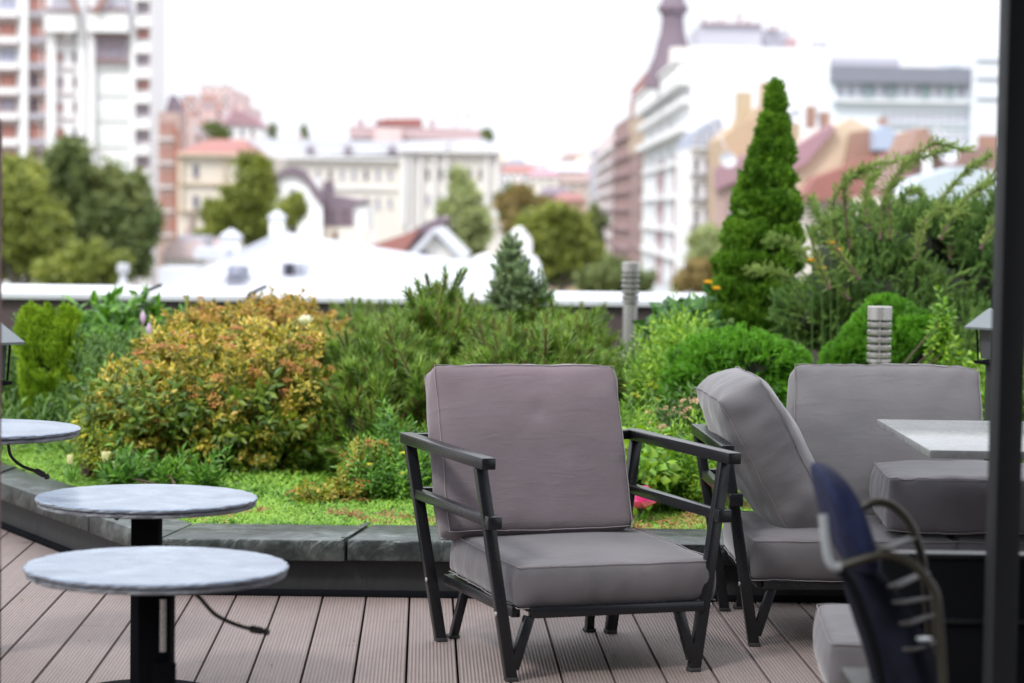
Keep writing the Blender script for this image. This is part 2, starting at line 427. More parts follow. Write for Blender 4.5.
# unseen dark pavilion added behind the viewer to keep light off the near furniture
pv=empty('light_blocker','unseen dark block added behind the seating to cut the front light','building',(0,-3.6,0))
MB().bx(-9,9,-4,0,-.03,3.3).build('wall',wall('charcoal_wall',(.06,.06,.062),.2,1),pv)
for i in range(6): MB().bx(-8.4+i*2.9,-6.0+i*2.9,.003,.05,.1,2.7).build('window',paint('dark_window',(.02,.022,.025),.1),pv)
MB().bx(-9.3,9.3,-4.3,.5,3.303,3.45).build('roof',M['dark_brown'],pv)

# a few fallen leaves and crumbs on the boards
lit=leafmat('fallen_leaf',[(.08,.05,.02),(.16,.10,.03),(.10,.12,.03)],9,.1,.8)
rg=random.Random(41)
for px,py in ((273,665),(612,655),(352,640),(88,640),(240,622),(668,640),(590,668),(20,600)):
    p=G(px,py,.004); v,f=leaf(rg.uniform(.006,.016),rg.uniform(.004,.009),.003,.003)
    o=link('fallen_leaf',MB().add(v,f).mesh('fallen_leaf'),lit); o.location=p; o.rotation_euler=(R(-80),0,rg.uniform(0,6))
    tag(o,'tiny dry leaf scrap lying on the deck boards','leaf','leaf scraps on the deck')
# ------------------------------------------------------------------ cushions
def cushion_mesh(w,d,h,bulge=.03,sb=.018,seed=0,n=None,corner=.10,wr=.004,dimple=None,sag=0):
    """boxed cushion centred at origin: w along x, d along y, h along z (welted edges at top and bottom)"""
    nx=max(6,int(w/.022)); ny=max(6,int(d/.022)); nz=max(4,int(h/.022))
    bm=bmesh.new(); cache={}
    def P(u,v,q):
        k=(round(u,5),round(v,5),round(q,5))
        if k in cache: return cache[k]
        x=u*w/2*math.sqrt(1-corner*v*v*v*v/2); y=v*d/2*math.sqrt(1-corner*u*u*u*u/2); z=q*h/2
        e=(1-u**2)**.55*(1-v**2)**.55
        z+= q*bulge*e*(1 if abs(q)>.999 else abs(q))
        if sag and q>0: z-=sag*q*e
        s=(1-q*q)
        if abs(u)>.9: x+=math.copysign(sb*s*(1-v**4)**.5*((abs(u)-.9)*10),u)
        if abs(v)>.9: y+=math.copysign(sb*s*(1-u**4)**.5*((abs(v)-.9)*10),v)
        # gathered wrinkles next to the seams and corners
        nd=Vector((x*9+seed*7,y*9,z*9))
        a=noise.noise(nd); b_=noise.noise(Vector((x*3+seed,y*14,z*10))); c_=noise.noise(Vector((x*14,y*3+seed*3,z*10)))
        edge=max(abs(u),abs(v))**4
        pk=noise.noise(Vector((x*38+seed,y*38,q*2)))
        dg=noise.noise(Vector(((x+y)*16+seed,(x-y)*4,q)))+noise.noise(Vector(((x-y)*16,(x+y)*4+seed,q)))
        cnr=(abs(u)*abs(v))**1.5
        dis=wr*.62*(a*1.1+edge*(b_+c_)*1.0+edge*pk*.9+cnr*dg*1.5)
        m_=max(abs(u)*1.0,abs(v)*1.0,abs(q)*.999)
        nrm=Vector((u if abs(u)>.99 else 0, v if abs(v)>.99 else 0, q if abs(q)>.99 else 0))
        if nrm.length>0: nrm.normalize()
        p=Vector((x,y,z))+nrm*dis
        if dimple:
            for (du,dv,amp,sg) in dimple:
                dd=((u-du)*w/2)**2+((v-dv)*d/2)**2
                if q>.9: p.z-=amp*math.exp(-dd/(2*sg*sg))
        cache[k]=bm.verts.new(p); return cache[k]
    U=[-1+2*i/nx for i in range(nx+1)]; V_=[-1+2*i/ny for i in range(ny+1)]; Q=[-1+2*i/nz for i in range(nz+1)]
    for q in(-1,1):
        for i in range(nx):
            for k in range(ny):
                bm.faces.new([P(U[i],V_[k],q),P(U[i+1],V_[k],q),P(U[i+1],V_[k+1],q),P(U[i],V_[k+1],q)])
    for v in(-1,1):
        for i in range(nx):
            for k in range(nz):
                bm.faces.new([P(U[i],v,Q[k]),P(U[i+1],v,Q[k]),P(U[i+1],v,Q[k+1]),P(U[i],v,Q[k+1])])
    for u in(-1,1):
        for i in range(ny):
            for k in range(nz):
                bm.faces.new([P(u,V_[i],Q[k]),P(u,V_[i+1],Q[k]),P(u,V_[i+1],Q[k+1]),P(u,V_[i],Q[k+1])])
    bmesh.ops.recalc_face_normals(bm,faces=bm.faces)
    loops=[]
    for q in(-1,1):
        ring=[P(u,-1,q) for u in U[:-1]]+[P(1,v,q) for v in V_[:-1]]+[P(u,1,q) for u in reversed(U[1:])]+[P(-1,v,q) for v in reversed(V_[1:])]
        loops.append([x.co.copy() for x in ring])
    me=bpy.data.meshes.new('cushion'); bm.to_mesh(me); bm.free(); me.shade_smooth(); return me,loops
def cushion(name,w,d,h,parent,mat,loc,rot,lab=None,cat=None,group=None,pip=.0016,**k):
    me,loops=cushion_mesh(w,d,h,**k)
    o=link(name,me,mat,parent)
    o.location=loc; o.rotation_euler=rot
    md=o.modifiers.new('s','SUBSURF'); md.levels=1; md.render_levels=1
    if lab: tag(o,lab,cat,group)
    mb=MB()
    for L in loops: 
        L=[p*1.0 for p in L]; mb.tube(L+[L[0],L[1]],pip,6,cap=False)
    mb.build('piping',M['piping'],o,smooth=True)
    return o
# ------------------------------------------------------------------ lounge frame (armchair or loveseat)
def lounge(W, label, cat, group=None, name='lounge_armchair', az=.632, oh=.055, shx=.028):
    root=empty(name,label,cat,group=group)
    D=.66; SP=.095; fm=M['frame']; A=.034
    for s in(-1,1):
        x=s*W/2
        ft=Vector((x,0,0)); tp=Vector((x+s*SP,.02,az-.017)); 
        MB().bar(ft,tp,A,A*.9,(0,1,0)).build('leg',fm,root,bevel=.003)
        rf=Vector((x,D,0)); rp=Vector((x+s*SP,D+.045,az-.017))
        MB().bar(rf,rp,A,A*.9,(0,1,0)).build('leg',fm,root,bevel=.003)
        # inward struts
        MB().bar((x-s*.006,0,.035),(x-s*.052,.0,.184),.029,.027,(0,1,0)).build('strut',fm,root,bevel=.003)
        MB().bar((x-s*.055,D+.045,0),(x-s*.075,D-.02,.182),.026,.026,(0,1,0)).build('strut',fm,root,bevel=.003)
        for p in ((x,0),(x,D),(x-s*.055,D+.045)):
            MB().box((p[0],p[1],.006),(A+.001,A+.001,.012)).build('foot_cap',M['rubber'],root,bevel=.002)
        xa=x+s*SP
        MB().bar((xa,-oh,az),(xa,D+.085,az),.042,.034).build('armrest',fm,root,bevel=.004)
        xl=x+s*(SP*.46/.615)
        lr=MB().bar((xl+s*.0,-.03,.462),(xl,D+.07,.462),.030,.030).build('side_rail',fm,root,bevel=.003)
        MB().box((xl,-.03,.462),(.043,.034,.038)).build('end_block',fm,lr,bevel=.004)
        MB().bar((x-s*.02,.02,.195),(x-s*.02,D,.195),.026,.032).build('seat_side_rail',fm,root,bevel=.003)
    for s in(-1,1):
        for y_,z_ in ((-.0,.195),(D,.195)):
            MB().lathe([(.0075,0),(.0075,.003),(.004,.005)],(0,0,0),10).build('bolt',M['steel'],root,smooth=True).matrix_local=Matrix.Translation((s*(W/2+.032+.016),y_,z_))@Matrix.Rotation(s*PI/2,4,'Y')
    W2=W-.05
    MB().bar((-W2/2+.0+shx,-.002,.195),(W2/2+.02+shx,-.002,.195),.030,.030).build('front_rail',fm,root,bevel=.003)
    MB().bar((-W2/2,D,.195),(W2/2,D,.195),.030,.030).build('rear_rail',fm,root,bevel=.003)
    for z,xx in((az,W/2+SP),(.462,W/2+SP*.75)):
        MB().bar((-xx+.02,D+.062,z),(xx-.02,D+.062,z),.030,.030).build('back_rail',fm,root,bevel=.003)
    mb=MB()
    k=int(W/.09)
    for i in range(k):
        xx=-W2/2+.05+(W2-.1)*i/(k-1); mb.bar((xx,.015,.197),(xx,D-.015,.197),.04,.006)
    mb.build('seat_slats',fm,root)
    return root
FL=G(511,681); FR=G(694,664); RL=G(437,640)
ang=math.atan2(FR.y-FL.y,FR.x-FL.x); Wc=(FR-FL).length
print('chair W',Wc,'ang',math.degrees(ang),'D',(RL-FL).length,'FL',FL)
ANG=R(19.5); Wc=.57; FR=FL+Vector((math.cos(ANG),math.sin(ANG),0))*Wc; ang=ANG
ch=lounge(Wc,'dark framed armchair with mauve grey cushions standing alone in front of the planter kerb','armchair')
ch.location=(FL+FR)/2; ch.location.z=0; ch.rotation_euler=(0,0,ang)
cushion('seat_cushion',Wc+.055,.64,.118,ch,M['fabric'],(.043,.318,.275),(R(1.5),0,0),seed=1,bulge=.016,sb=.014,corner=.04,wr=.0045,pip=.0016)
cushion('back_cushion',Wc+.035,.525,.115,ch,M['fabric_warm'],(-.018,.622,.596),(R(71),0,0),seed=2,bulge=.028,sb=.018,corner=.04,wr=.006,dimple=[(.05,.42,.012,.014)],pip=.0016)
# loveseat
LW=1.26; LL=G(754,646)
lv=lounge(LW,'dark framed loveseat behind the stone table, its left seat holding a tilted cushion','loveseat',name='loveseat',az=.612,oh=.01,shx=0)
lv.location=(LL.x+LW/2*math.cos(R(3)),LL.y+LW/2*math.sin(R(3)),0); lv.rotation_euler=(0,0,R(3.0))
for i,x in enumerate((-LW/4-.004,LW/4+.004)):
    cushion('seat_cushion',LW/2+.02,.66,.125,lv,M['fabric'],(x,.31,.277),(R(1),0,0),seed=3+i,bulge=.016,sb=.014,corner=.04,wr=.0045)
bx_=(at(785,420,8.2).x+at(980,420,8.2).x)/2
c2=cushion('back_cushion',.625,.53,.14,None,M['fabric_cool'],(bx_,LL.y+.64,.570),(R(73),0,0),'large grey back cushion upright at the rear of the loveseat','cushion',seed=7,bulge=.03,sb=.015,corner=.04,wr=.007)
c2.name='upright_cushion'
# tilted cushion leaning on the left arm
c3=cushion('leaning_cushion',.54,.58,.15,None,M['fabric_cool'],(.0,.0,.0),(0,0,0),'grey cushion leaning sideways against the left arm of the loveseat','cushion',seed=11,bulge=.055,sb=.02,corner=.10,wr=.010)
c3.rotation_euler=(0,R(61),R(3)); 
pb=at(818,531,7.62); pt=at(739,397,7.68)
c3.location=((pb.x+pt.x)/2-.012,7.95,.556)
c4=cushion('flat_cushion',.60,.56,.165,None,M['fabric'],(at(893,495,7.45).x+.31,7.78,.446),(0,0,R(-3)),'grey cushion lying flat on the right seat of the loveseat','cushion',seed=13,bulge=.02,sb=.015,corner=.04,wr=.008)

# ------------------------------------------------------------------ stone topped rectangular table
t=NT('pale_stone_top'); v=t.tc(); n=t.noise(v,9,6,.7); n2=t.noise(v,60,3)
t.base(t.ramp(t.mix(.5,n,n2),[(.35,(.22,.23,.23)),(.65,(.36,.37,.36))])); t.set(Roughness=.22); M['stone']=t.m
TZ=.72
p1=G(930,450,TZ); p2=G(873,419,TZ)
tb=empty('rectangular_table','rectangular table with a polished grey stone top beside the black post','table',(p1.x+.5,(p1.y+p2.y)/2,0))
ox=Vector((p1.x+.5,(p1.y+p2.y)/2,0))
m=MB(); m.bx(-.5,.6,p1.y-ox.y,p2.y-ox.y,TZ-.022,TZ); m.build('tabletop',M['stone'],tb,bevel=.003)
MB().bx(-.40,.52,-.10,.10,TZ-.06,TZ-.024).build('apron',M['frame'],tb,bevel=.002)
m=MB(); m.bx(.0,.1,-.05,.05,.02,TZ-.026); m.build('column',M['frame'],tb,bevel=.003)
m=MB(); m.bx(-.25,.35,-.25,.25,0,.02); m.build('base_plate',M['frame'],tb,bevel=.003)
# black panel made up to fill the near-black shade below the post
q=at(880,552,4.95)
sb_=empty('shade_panel','made-up black panel with thin metal top rail, standing in for the shade at the bottom right corner','shade panel',(q.x,4.95,0))
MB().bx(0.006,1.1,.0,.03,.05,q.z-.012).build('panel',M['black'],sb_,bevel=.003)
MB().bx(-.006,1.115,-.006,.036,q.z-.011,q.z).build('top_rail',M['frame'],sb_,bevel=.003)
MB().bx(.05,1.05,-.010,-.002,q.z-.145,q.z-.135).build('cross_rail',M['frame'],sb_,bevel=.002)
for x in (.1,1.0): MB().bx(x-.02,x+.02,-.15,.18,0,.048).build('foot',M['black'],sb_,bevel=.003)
# ottoman
oc=G(815,607,.345)
ot=empty('ottoman','low ottoman with a light grey cushion behind the blue draped chair','ottoman',(oc.x+.275,oc.y-.28,0),R(-4))
cushion('seat_cushion',.58,.58,.125,ot,M['fabric'],(0,0,.285),(0,0,0),seed=17,bulge=.016,sb=.014,corner=.06,wr=.004)
m=MB(); m.bx(-.27,.27,-.27,-.24,.19,.22); m.bx(-.27,.27,.24,.27,.19,.22); m.bx(-.27,-.24,-.24,.24,.19,.22); m.bx(.24,.27,-.24,.24,.19,.22); m.build('seat_frame',M['frame'],ot,bevel=.003)
for sx in(-1,1):
    for sy in(-1,1): MB().bar((sx*.24,sy*.24,0),(sx*.255,sy*.255,.188),.032,.032,(0,1,0)).build('leg',M['frame'],ot,bevel=.003)
# ------------------------------------------------------------------ blue draped chair close to the camera
M['bronze']=paint('bronze_tube',(.022,.02,.012),.4,.1,.5,.1,6)
M['pale_metal']=paint('pale_tube',(.30,.33,.35),.3,.2,.5,.05,6)
M['slat']=paint('dark_wood_slat',(.010,.008,.006),.5,0,.5,.3,15)
t=NT('navy_cloth'); v=t.tc(); n=t.noise(v,7,4); t.base(t.ramp(n,[(.3,(.007,.010,.034)),(.7,(.016,.023,.068))])); t.set(Roughness=.85); t.b.inputs['Sheen Weight'].default_value=.0; t.bump(t.noise(v,12,4),.6,.02); t.b.inputs['Specular IOR Level'].default_value=.2; M['navy']=t.m
Yn,Yf=4.25,4.62
bc0=at(880,600,4.4); 
bcx=empty('bistro_chair','slatted bronze framed chair nearest the camera beside the black post','chair',(bc0.x,4.4,0))
o0=Vector((bc0.x,4.4,0))
def cr(pts,k=6):                          # catmull-rom through points
    P=[Vector(p) for p in pts]; P=[P[0]*2-P[1]]+P+[P[-1]*2-P[-2]]; out=[]
    for i in range(1,len(P)-2):
        for j in range(k):
            t_=j/k; a,b,c,d=P[i-1:i+3]
            out.append(.5*((2*b)+(c-a)*t_+(2*a-5*b+4*c-d)*t_*t_+(3*b-a-3*c+d)*t_**3))
    out.append(P[-2]); return out
far=[(846,560),(851,525),(862,508),(877,502),(894,507),(910,524),(919,546),(924,570),(929,620),(934,700),(940,830)]
near=[(838,568),(855,562),(876,556),(894,556),(912,564),(926,578),(935,593),(939,620),(944,700),(950,860)]
MB().tube([p-o0 for p in cr([at(*p,Yf) for p in far])],.0085,10).build('side_hoop',M['bronze'],bcx,smooth=True)
MB().tube([p-o0 for p in cr([at(*p,Yn) for p in near])],.0085,10).build('side_hoop',M['bronze'],bcx,smooth=True)
pale=[(823,515),(825,535),(828,556),(833,566),(841,567)]
MB().tube([p-o0 for p in cr([at(*p,Yn-.005) for p in pale])],.0085,10).build('highlight_tube',M['pale_metal'],bcx,smooth=True)  # pale paint stands in for the highlight along the near hoop
for (a,b) in (((884,549),(912,538)),((893,587),(925,573)),((898,603),(930,598)),((905,624),(933,615)),((908,650),(938,642))):
    MB().bar(at(*a,Yn)-o0,at(*b,Yf)-o0,.022,.006).build('slat',M['slat'],bcx,bevel=.002)
for (px,Y_) in ((850,Yn),(858,Yf)):
    MB().tube([p-o0 for p in cr([at(838 if Y_==Yn else 846,566,Y_),at(px+8,600,Y_),at(px+34,700,Y_),at(px+46,900 if Y_==Yn else 870,Y_)])],.0085,8)  .build('leg',M['black'],bcx,smooth=True)
sz=at(880,690,4.4).z
MB().bx(-.04,.10,-.17,.22,sz-.02,sz).build('seat',M['slat'],bcx,bevel=.006)
MB().lathe([(.004,-.003),(.013,-.002),(.0145,.002),(.004,.004)],at(924,639,Yn-.02)-o0,16).build('badge',M['pale_metal'],bcx,smooth=True)
# cloth draped over it: lofted fold over the backrest
def loft(secs,name,mat,parent,n=28,folds=.12,seed=0):
    mb=MB(); vs=[];fs=[]
    for i,(c,a,b,tilt) in enumerate(secs):
        ca,sa=math.cos(tilt),math.sin(tilt)
        for k in range(n):
            t_=2*PI*k/n; rr=1+folds*noise.noise(Vector((math.cos(t_)*1.8+seed,math.sin(t_)*1.8,i*.22)))+.05*math.sin(5*t_+i*.15)*folds*3
            e=lambda q: math.copysign(abs(q)**.8,q)
            u=a*e(math.cos(t_))*rr; w_=b*e(math.sin(t_))*rr
            vs.append((c.x+u*ca,c.y+w_,c.z+u*sa))
    m_=len(secs)
    for i in range(m_-1):
        for k in range(n):
            k2=(k+1)%n; fs.append((i*n+k,i*n+k2,(i+1)*n+k2,(i+1)*n+k))
    fs.append(tuple(reversed(range(n)))); fs.append(tuple((m_-1)*n+k for k in range(n)))
    mb.add(vs,fs); o=mb.build(name,mat,parent,smooth=True); md=o.modifiers.new('s','SUBSURF'); md.render_levels=1; return o
o1=at(860,560,4.43); o1=Vector((o1.x,o1.y,o1.z))
secs=[]
path=[(823,465,7,.04),(826,469,13,.11),(831,478,19,.16),(838,495,22,.18),(843,512,23,.18),(849,532,23,.18),(855,550,21,.18),(859,562,16,.14),(861,568,8,.08)]
for i,(px,py,hw,dd) in enumerate(path):
    p=at(px,py,4.43); secs.append((p-o1,hw*4.43/F,dd,R(-14 if i<7 else 0)))
dr_=loft(secs,'draped_blanket',M['navy'],None); dr_.location=o1
secs=[]
for px,py,hw,dd in [(858,560,10,.10),(864,572,19,.13),(872,590,25,.13),(884,615,30,.13),(894,640,33,.13),(904,668,35,.13),(910,700,36,.13),(914,735,36,.13)]:
    p=at(px,py,4.47); secs.append((p-o0,hw*4.47/F,dd,0))
t=NT('shaded_cloth'); t.base(t.ramp(t.noise(t.tc(),6,4),[(.35,(.008,.009,.013)),(.7,(.014,.015,.026))])); t.set(Roughness=.95); t.b.inputs['Specular IOR Level'].default_value=.05
loft(secs,'shade_pad',t.m,bcx,seed=4)  # made-up pad; its near-black cloth stands in for shade below the hoops
tag(dr_,'navy blue blanket draped over the back of the slatted chair','blanket')

# ------------------------------------------------------------------ post (carries an unseen canopy, added and widened to shade this corner)
PY=4.72
pa=at(1001,0,PY); pbm=at(983,560,PY); 
pcx=(at(1003,200,PY).x); pw=at(1017,200,PY).x-at(994,200,PY).x
po=empty('canopy_post','tall square dark grey metal post at the right edge of the picture','post',((at(992,150,PY).x+at(1020,150,PY).x)/2+.020,PY+.03,0),R(11))
M['post']=paint('post_paint',(.018,.020,.022),.5,0,.25,.1,4,.03)
PW=.052
MB().bx(-PW/2,PW/2,-PW/2,PW/2,.012,2.62).build('shaft',M['post'],po,bevel=.003)
MB().bx(-.075,.075,-.075,.075,0,.0115).build('base_plate',M['post'],po,bevel=.003)
cn=empty('canopy','unseen dark canopy roof on the black post, added to shade the seating','canopy',(1.9,2.2,2.6))
M['canvas']=wall('charcoal_canvas',(.05,.05,.055),.1,2)
MB().bx(-2.1,2.6,-2.6,4.2,.045,.075).build('roof_sheet',M['canvas'],cn)
for y in(-2.5,-.8,.9,2.6,4.1): MB().bx(-2.1,2.6,y-.03,y+.03,.022,.0435).build('rafter',M['post'],cn)
# slim post on the left edge of the frame
lp=at(0,350,5.2)
le=empty('slim_post','slim brown post cut by the left edge of the picture','post',(lp.x-.0135,5.2,0))
MB().lathe([(.017,0),(.017,.56)],n=16).build('sleeve',M['black'],le,smooth=True)
MB().lathe([(.0165,.561),(.0165,1.52),(.008,1.53)],n=16).build('shaft',paint('brown_post',(.16,.09,.08),.5),le,smooth=True)

# ------------------------------------------------------------------ round marble tables
t=NT('grey_marble'); v=t.tc(); n=t.noise(v,3.2,8,.65,2.2); n2=t.noise(t.tc((1,2.2,1),(0,0,.5)),5,8,.7,1.0)
t.base(t.ramp(t.mix(.5,n,n2),[(.34,(.05,.085,.145)),(.46,(.115,.16,.235)),(.55,(.175,.23,.31)),(.66,(.31,.37,.46))])); t.set(Roughness=.2); t.bump(t.noise(v,40,4),.08,.002); M['marble']=t.m
M['marble_edge']=wall('chipped_marble_edge',(.17,.18,.20),.65,22,.55,False)
def rtable(px,py,dia,r,label,cab,name='round_table',br=.2,rod=True):
    Y=2*r*F/dia; c=at(px,py,Y); z=c.z
    root=empty(name,label,'table',(c.x,c.y,0),group='round marble tables along the left')
    for k,(zz,th,rr) in enumerate(((z-.012,.011,r),(z-.0255,.0125,r*.985))):
        mb=MB(); n=110; prof=[(rr-.02,0),(rr-.003,.0),(rr,.003),(rr,th-.003),(rr-.003,th),(rr-.02,th)]
        vs=[];fs=[]
        for i in range(n):
            a=2*PI*i/n
            for jx,(q,h_) in enumerate(prof):
                ch_=.003*noise.noise(Vector((math.cos(a)*16,math.sin(a)*16,k*3+h_*150+c.x))) if 0<jx<5 else 0
                ch_+=(-.0035 if (jx in(1,4) and noise.noise(Vector((math.cos(a)*40,math.sin(a)*40,k)))>.25) else 0)
                vs.append(((q+ch_)*math.cos(a),(q+ch_)*math.sin(a),zz+h_))
        m_=len(prof)
        for i in range(n):
            i2=(i+1)%n
            for jx in range(m_-1): fs.append((i*m_+jx,i2*m_+jx,i2*m_+jx+1,i*m_+jx+1))
        fs.append(tuple(i*m_ for i in reversed(range(n)))); fs.append(tuple(i*m_+m_-1 for i in range(n)))
        me=MB().add(vs,fs); o=me.build('tabletop' if k==0 else 'lower_slab',M['marble'] if k==0 else M['marble_edge'],root)
        if k==0:
            o.data.materials.append(M['marble_edge'])
            for p in o.data.polygons:
                if abs(p.normal.z)<.5: p.material_index=1
    zu=z-.027
    MB().bx(-.037,.037,-.043,.043,.016,zu).build('column',M['black'],root,bevel=.004)
    MB().lathe([(.11,0),(.11,.012)],(0,0,zu-.0125),24).build('mounting_plate',M['black'],root)
    MB().lathe([(br,0),(br,.008),(br*.95,.014)],n=40).build('base_plate',M['black'],root,smooth=True)
    if rod: MB().tube([(.022,-.052,zu-.045),(.022,-.052,zu-.165)],.0075,12).build('gas_strut',M['steel'],root,smooth=True)
    if rod: MB().bx(.0,.052,-.062,-.044,.02,zu-.19).build('cover',M['black'],root,bevel=.003)
    pts=[at(a,b,Y+dy)-Vector((c.x,c.y,0)) for a,b,dy in cab]
    pts=cr(pts)
    cb=MB().tube(pts,.0048,8).build('cable',M['rubber'],root,smooth=True)
    e=pts[-1]; d=(pts[-1]-pts[-3]).normalized()
    MB().tube([e-d*.03,e-d*.025,e,e+d*.004,e+d*.006,e+d*.012,e+d*.018],[.005,.009,.0085,.005,.009,.009,.004],10).build('plug',M['rubber'],cb,smooth=True)
    return root
rtable(157,564,264,.30,'nearest and largest looking round table with grey marble top, cable hanging on its right side',[(190,590,0.),(200,598,0),(216,615,0),(240,626,0),(262,631,0)])
rtable(147,496,221,.30,'middle one of the three round marble tables, partly hidden behind the nearest one',[(130,512,.05),(126,514,.05),(120,516,.05)],rod=False)
rtable(-22,427,203,.30,'farthest round marble table, cut off by the left edge of the picture',[(8,443,0),(11,456,0),(22,466,0),(38,472,0),(44,475,0)],br=.06,rod=False)

# ------------------------------------------------------------------ bollard lights
def bollard(px,pyt,Y,r,label):
    c=at(px,pyt,Y); z0=bedz(c.x,c.y)-.02; h=c.z-z0
    root=empty('bollard_light',label,'bollard light',(c.x,c.y,z0),group='steel bollard lights in the flower bed')
    hs=h-.24*r/.05*.9
    MB().lathe([(r*.82,0),(r*.82,hs)],n=32).build('shaft',M['steel'],root,smooth=True)
    MB().lathe([(r*1.3,.0),(r*1.3,.012),(r*.84,.014)],n=32).build('base_ring',M['steel'],root,smooth=True)
    MB().lathe([(r,0),(r,.012),(r*.6,.014)],(0,0,hs-.01),32).build('collar',M['steel'],root,smooth=True)
    hd=h-hs
    MB().lathe([(r*.66,0),(r*.66,hd*.85)],(0,0,hs),24).build('lamp_tube',paint('frosted_tube',(.16,.15,.14),.35),root,smooth=True)
    pt=hd*.745/5.2
    for k in range(5):
        MB().lathe([(r*.62,pt*.10),(r*.99,0),(r,.001),(r,pt*.52),(r*.98,pt*.55),(r*.62,pt*.72)],(0,0,hs+.008+pt*k),32).build('louvre',M['steel'],root,smooth=True)
    MB().lathe([(r*.55,0),(r,0),(r,hd*.24),(r*.96,hd*.25),(0.001,hd*.255)],(0,0,hs+hd*.745),32).build('cap',M['steel'],root,smooth=True)
    for k in range(3):
        a=k*2*PI/3+.4; MB().bar((r*.9*math.cos(a),r*.9*math.sin(a),hs),(r*.9*math.cos(a),r*.9*math.sin(a),hs+hd*.76),.006,.006).build('rod',M['steel'],root)
bollard(631,262,13.6,.050,'slim steel bollard light rising above the pines in front of the parapet')
bollard(880,306,9.7,.0495,'steel bollard light with louvred head just behind the loveseat')
# ------------------------------------------------------------------ garden lanterns
def lantern(px,py,Y,s,label):
    c=at(px,py,Y); z0=bedz(c.x,c.y)-.02; h=c.z-z0
    root=empty('garden_lantern',label,'lantern',(c.x,c.y,z0),group='garden lanterns in the flower bed')
    MB().lathe([(.022*s,0),(.022*s,h-.30*s)],n=12).build('stake',paint('green_black',(.02,.025,.022),.5),root)
    MB().lathe([(.02*s,0),(.085*s,.01*s),(.085*s,.025*s),(.05*s,.03*s)],(0,0,h-.31*s),4).build('tray',M['black'],root)
    gl=MB(); 
    for k in range(4):
        a=k*PI/2+PI/4*0; gl.bar((.062*s*math.cos(a),.062*s*math.sin(a),h-.28*s),(.075*s*math.cos(a),.075*s*math.sin(a),h-.10*s),.010*s,.010*s,(0,1,0))
    gl.build('cage',M['black'],root)
    MB().lathe([(.05*s,0),(.06*s,.165*s)],(0,0,h-.275*s),4).build('lantern_glass',paint('smoky_glass',(.05,.055,.06),.1),root)
    MB().lathe([(.14*s,0),(.142*s,.012*s),(.03*s,.10*s),(.004,.115*s)],(0,0,h-.115*s),4).build('lantern_roof',paint('zinc_roof',(.14,.16,.17),.35,.3),root)
lantern(991,308,9.4,.72,'dark garden lantern with pale roof half hidden behind the black post')
lantern(-6,319,9.4,.85,'dark garden lantern with pale roof at the left edge of the picture')
# ------------------------------------------------------------------ plants
M['bark']=wall('brown_bark',(.07,.045,.03),.4,6,.9,False)
M['bark_grey']=wall('grey_bark',(.11,.10,.08),.4,4,.9,False)
def stems(root, blobs, base, n=9, r=.010, mat=None, name='branches', reach=.8):
    mb=MB(); base=Vector(base)
    for i in range(n):
        c,rr=blobs[i%len(blobs)]; d=Vector(RNG.normal(size=3).tolist()).normalized(); d.z=abs(d.z)*.6
        e=Vector(c)+Vector((d.x*rr[0],d.y*rr[1],d.z*rr[2]))*reach
        b=base+Vector((RNG.uniform(-.05,.05)*rr[0]*4,RNG.uniform(-.05,.05)*rr[0]*4,0)); m=lerp(b,e,.5)+Vector((0,0,.1*(e-b).length))
        P=cr([b,m,e],5); k=len(P); mb.tube(P,[r*(1-.75*j/(k-1)) for j in range(k)],5)
    return mb.build(name,mat or M['bark'],root,smooth=True)
def pl(c, X=None): return Vector(c)
def bl(lst, o):      # (px,py,Y,rx,ry,rz) -> local blobs
    out=[]
    for (px,py,Y,a,b,c) in lst:
        p=at(px,py,Y)-o; out.append(((p.x,p.y,p.z),(a,b,c)))
    return out
def root_at(px,Y,name,label,cat,group=None):
    c=at(px,400,Y); o=Vector((c.x,c.y,bedz(c.x,c.y)-.01)); e=empty(name,label,cat,o,group=group); return e,o
def dirs_mix(N, upw=.5, jit=.5):
    d=N+np.array([0,0,upw])+RNG.normal(size=N.shape)*jit; return d
def shrub(px,Y,lst,name,label,cat,mat,ntw,tw,tl,upw=.5,jit=.5,shell=.4,gap=0,gs=5,group=None,nst=10,extra=None,part='foliage'):
    e,o=root_at(px,Y,name,label,cat,group); B=bl(lst,o)
    P,N=blob_points(B,ntw,shell,gap,gs); 
    ok=P[:,2]>.0; P,N=P[ok],N[ok]
    S=tl*RNG.uniform(.7,1.25,len(P)); so_=(RNG.random(len(P))<.13)*RNG.uniform(.2,.9,len(P))*tl; P=P+(N*.6+np.array([0,0,.6]))*so_[:,None]
    Mx=frames(dirs_mix(N,upw,jit),S); Q=P-Mx[:,:,2]*.6
    scat(part,tw[0],tw[1],Q,Mx,mat,e)
    stems(e,B,(0,0,0),nst)
    return e,o,B
def heads(e,B,n,mat,size,name='flower_heads',zmin=.0,kind='cluster',shell=.06,norm_up=.2,filt=None):
    P,N=blob_points(B,n*3,shell); ok=(N[:,2]>norm_up)&(P[:,2]>zmin)
    if filt is not None: ok&=filt(P)
    P,N=P[ok][:n],N[ok][:n]
    vv=[];rg=random.Random(5)
    parts=[]
    for k in range(26):                   # flat cluster of tiny florets
        a=rg.uniform(0,2*PI); r=math.sqrt(rg.random())*.5; x,y=r*math.cos(a),r*math.sin(a); s=.10*rg.uniform(.7,1.3); z=.12*(1-(r*2)**2)+rg.uniform(-.04,.04)
        q=np.array([(-s,-s*.6,0),(s,-s*.4,s*.4),(0,s,.2*s),(0,0,s)])+np.array([x,y,z]); parts.append((q,[(0,1,3),(1,2,3),(2,0,3)]))
    bv,bf=join(parts)
    return scat(name,bv,bf,P+N*.01,frames(N*.6+np.array([0,0,.8]),size*RNG.uniform(.6,1.3,len(P))),mat,e)

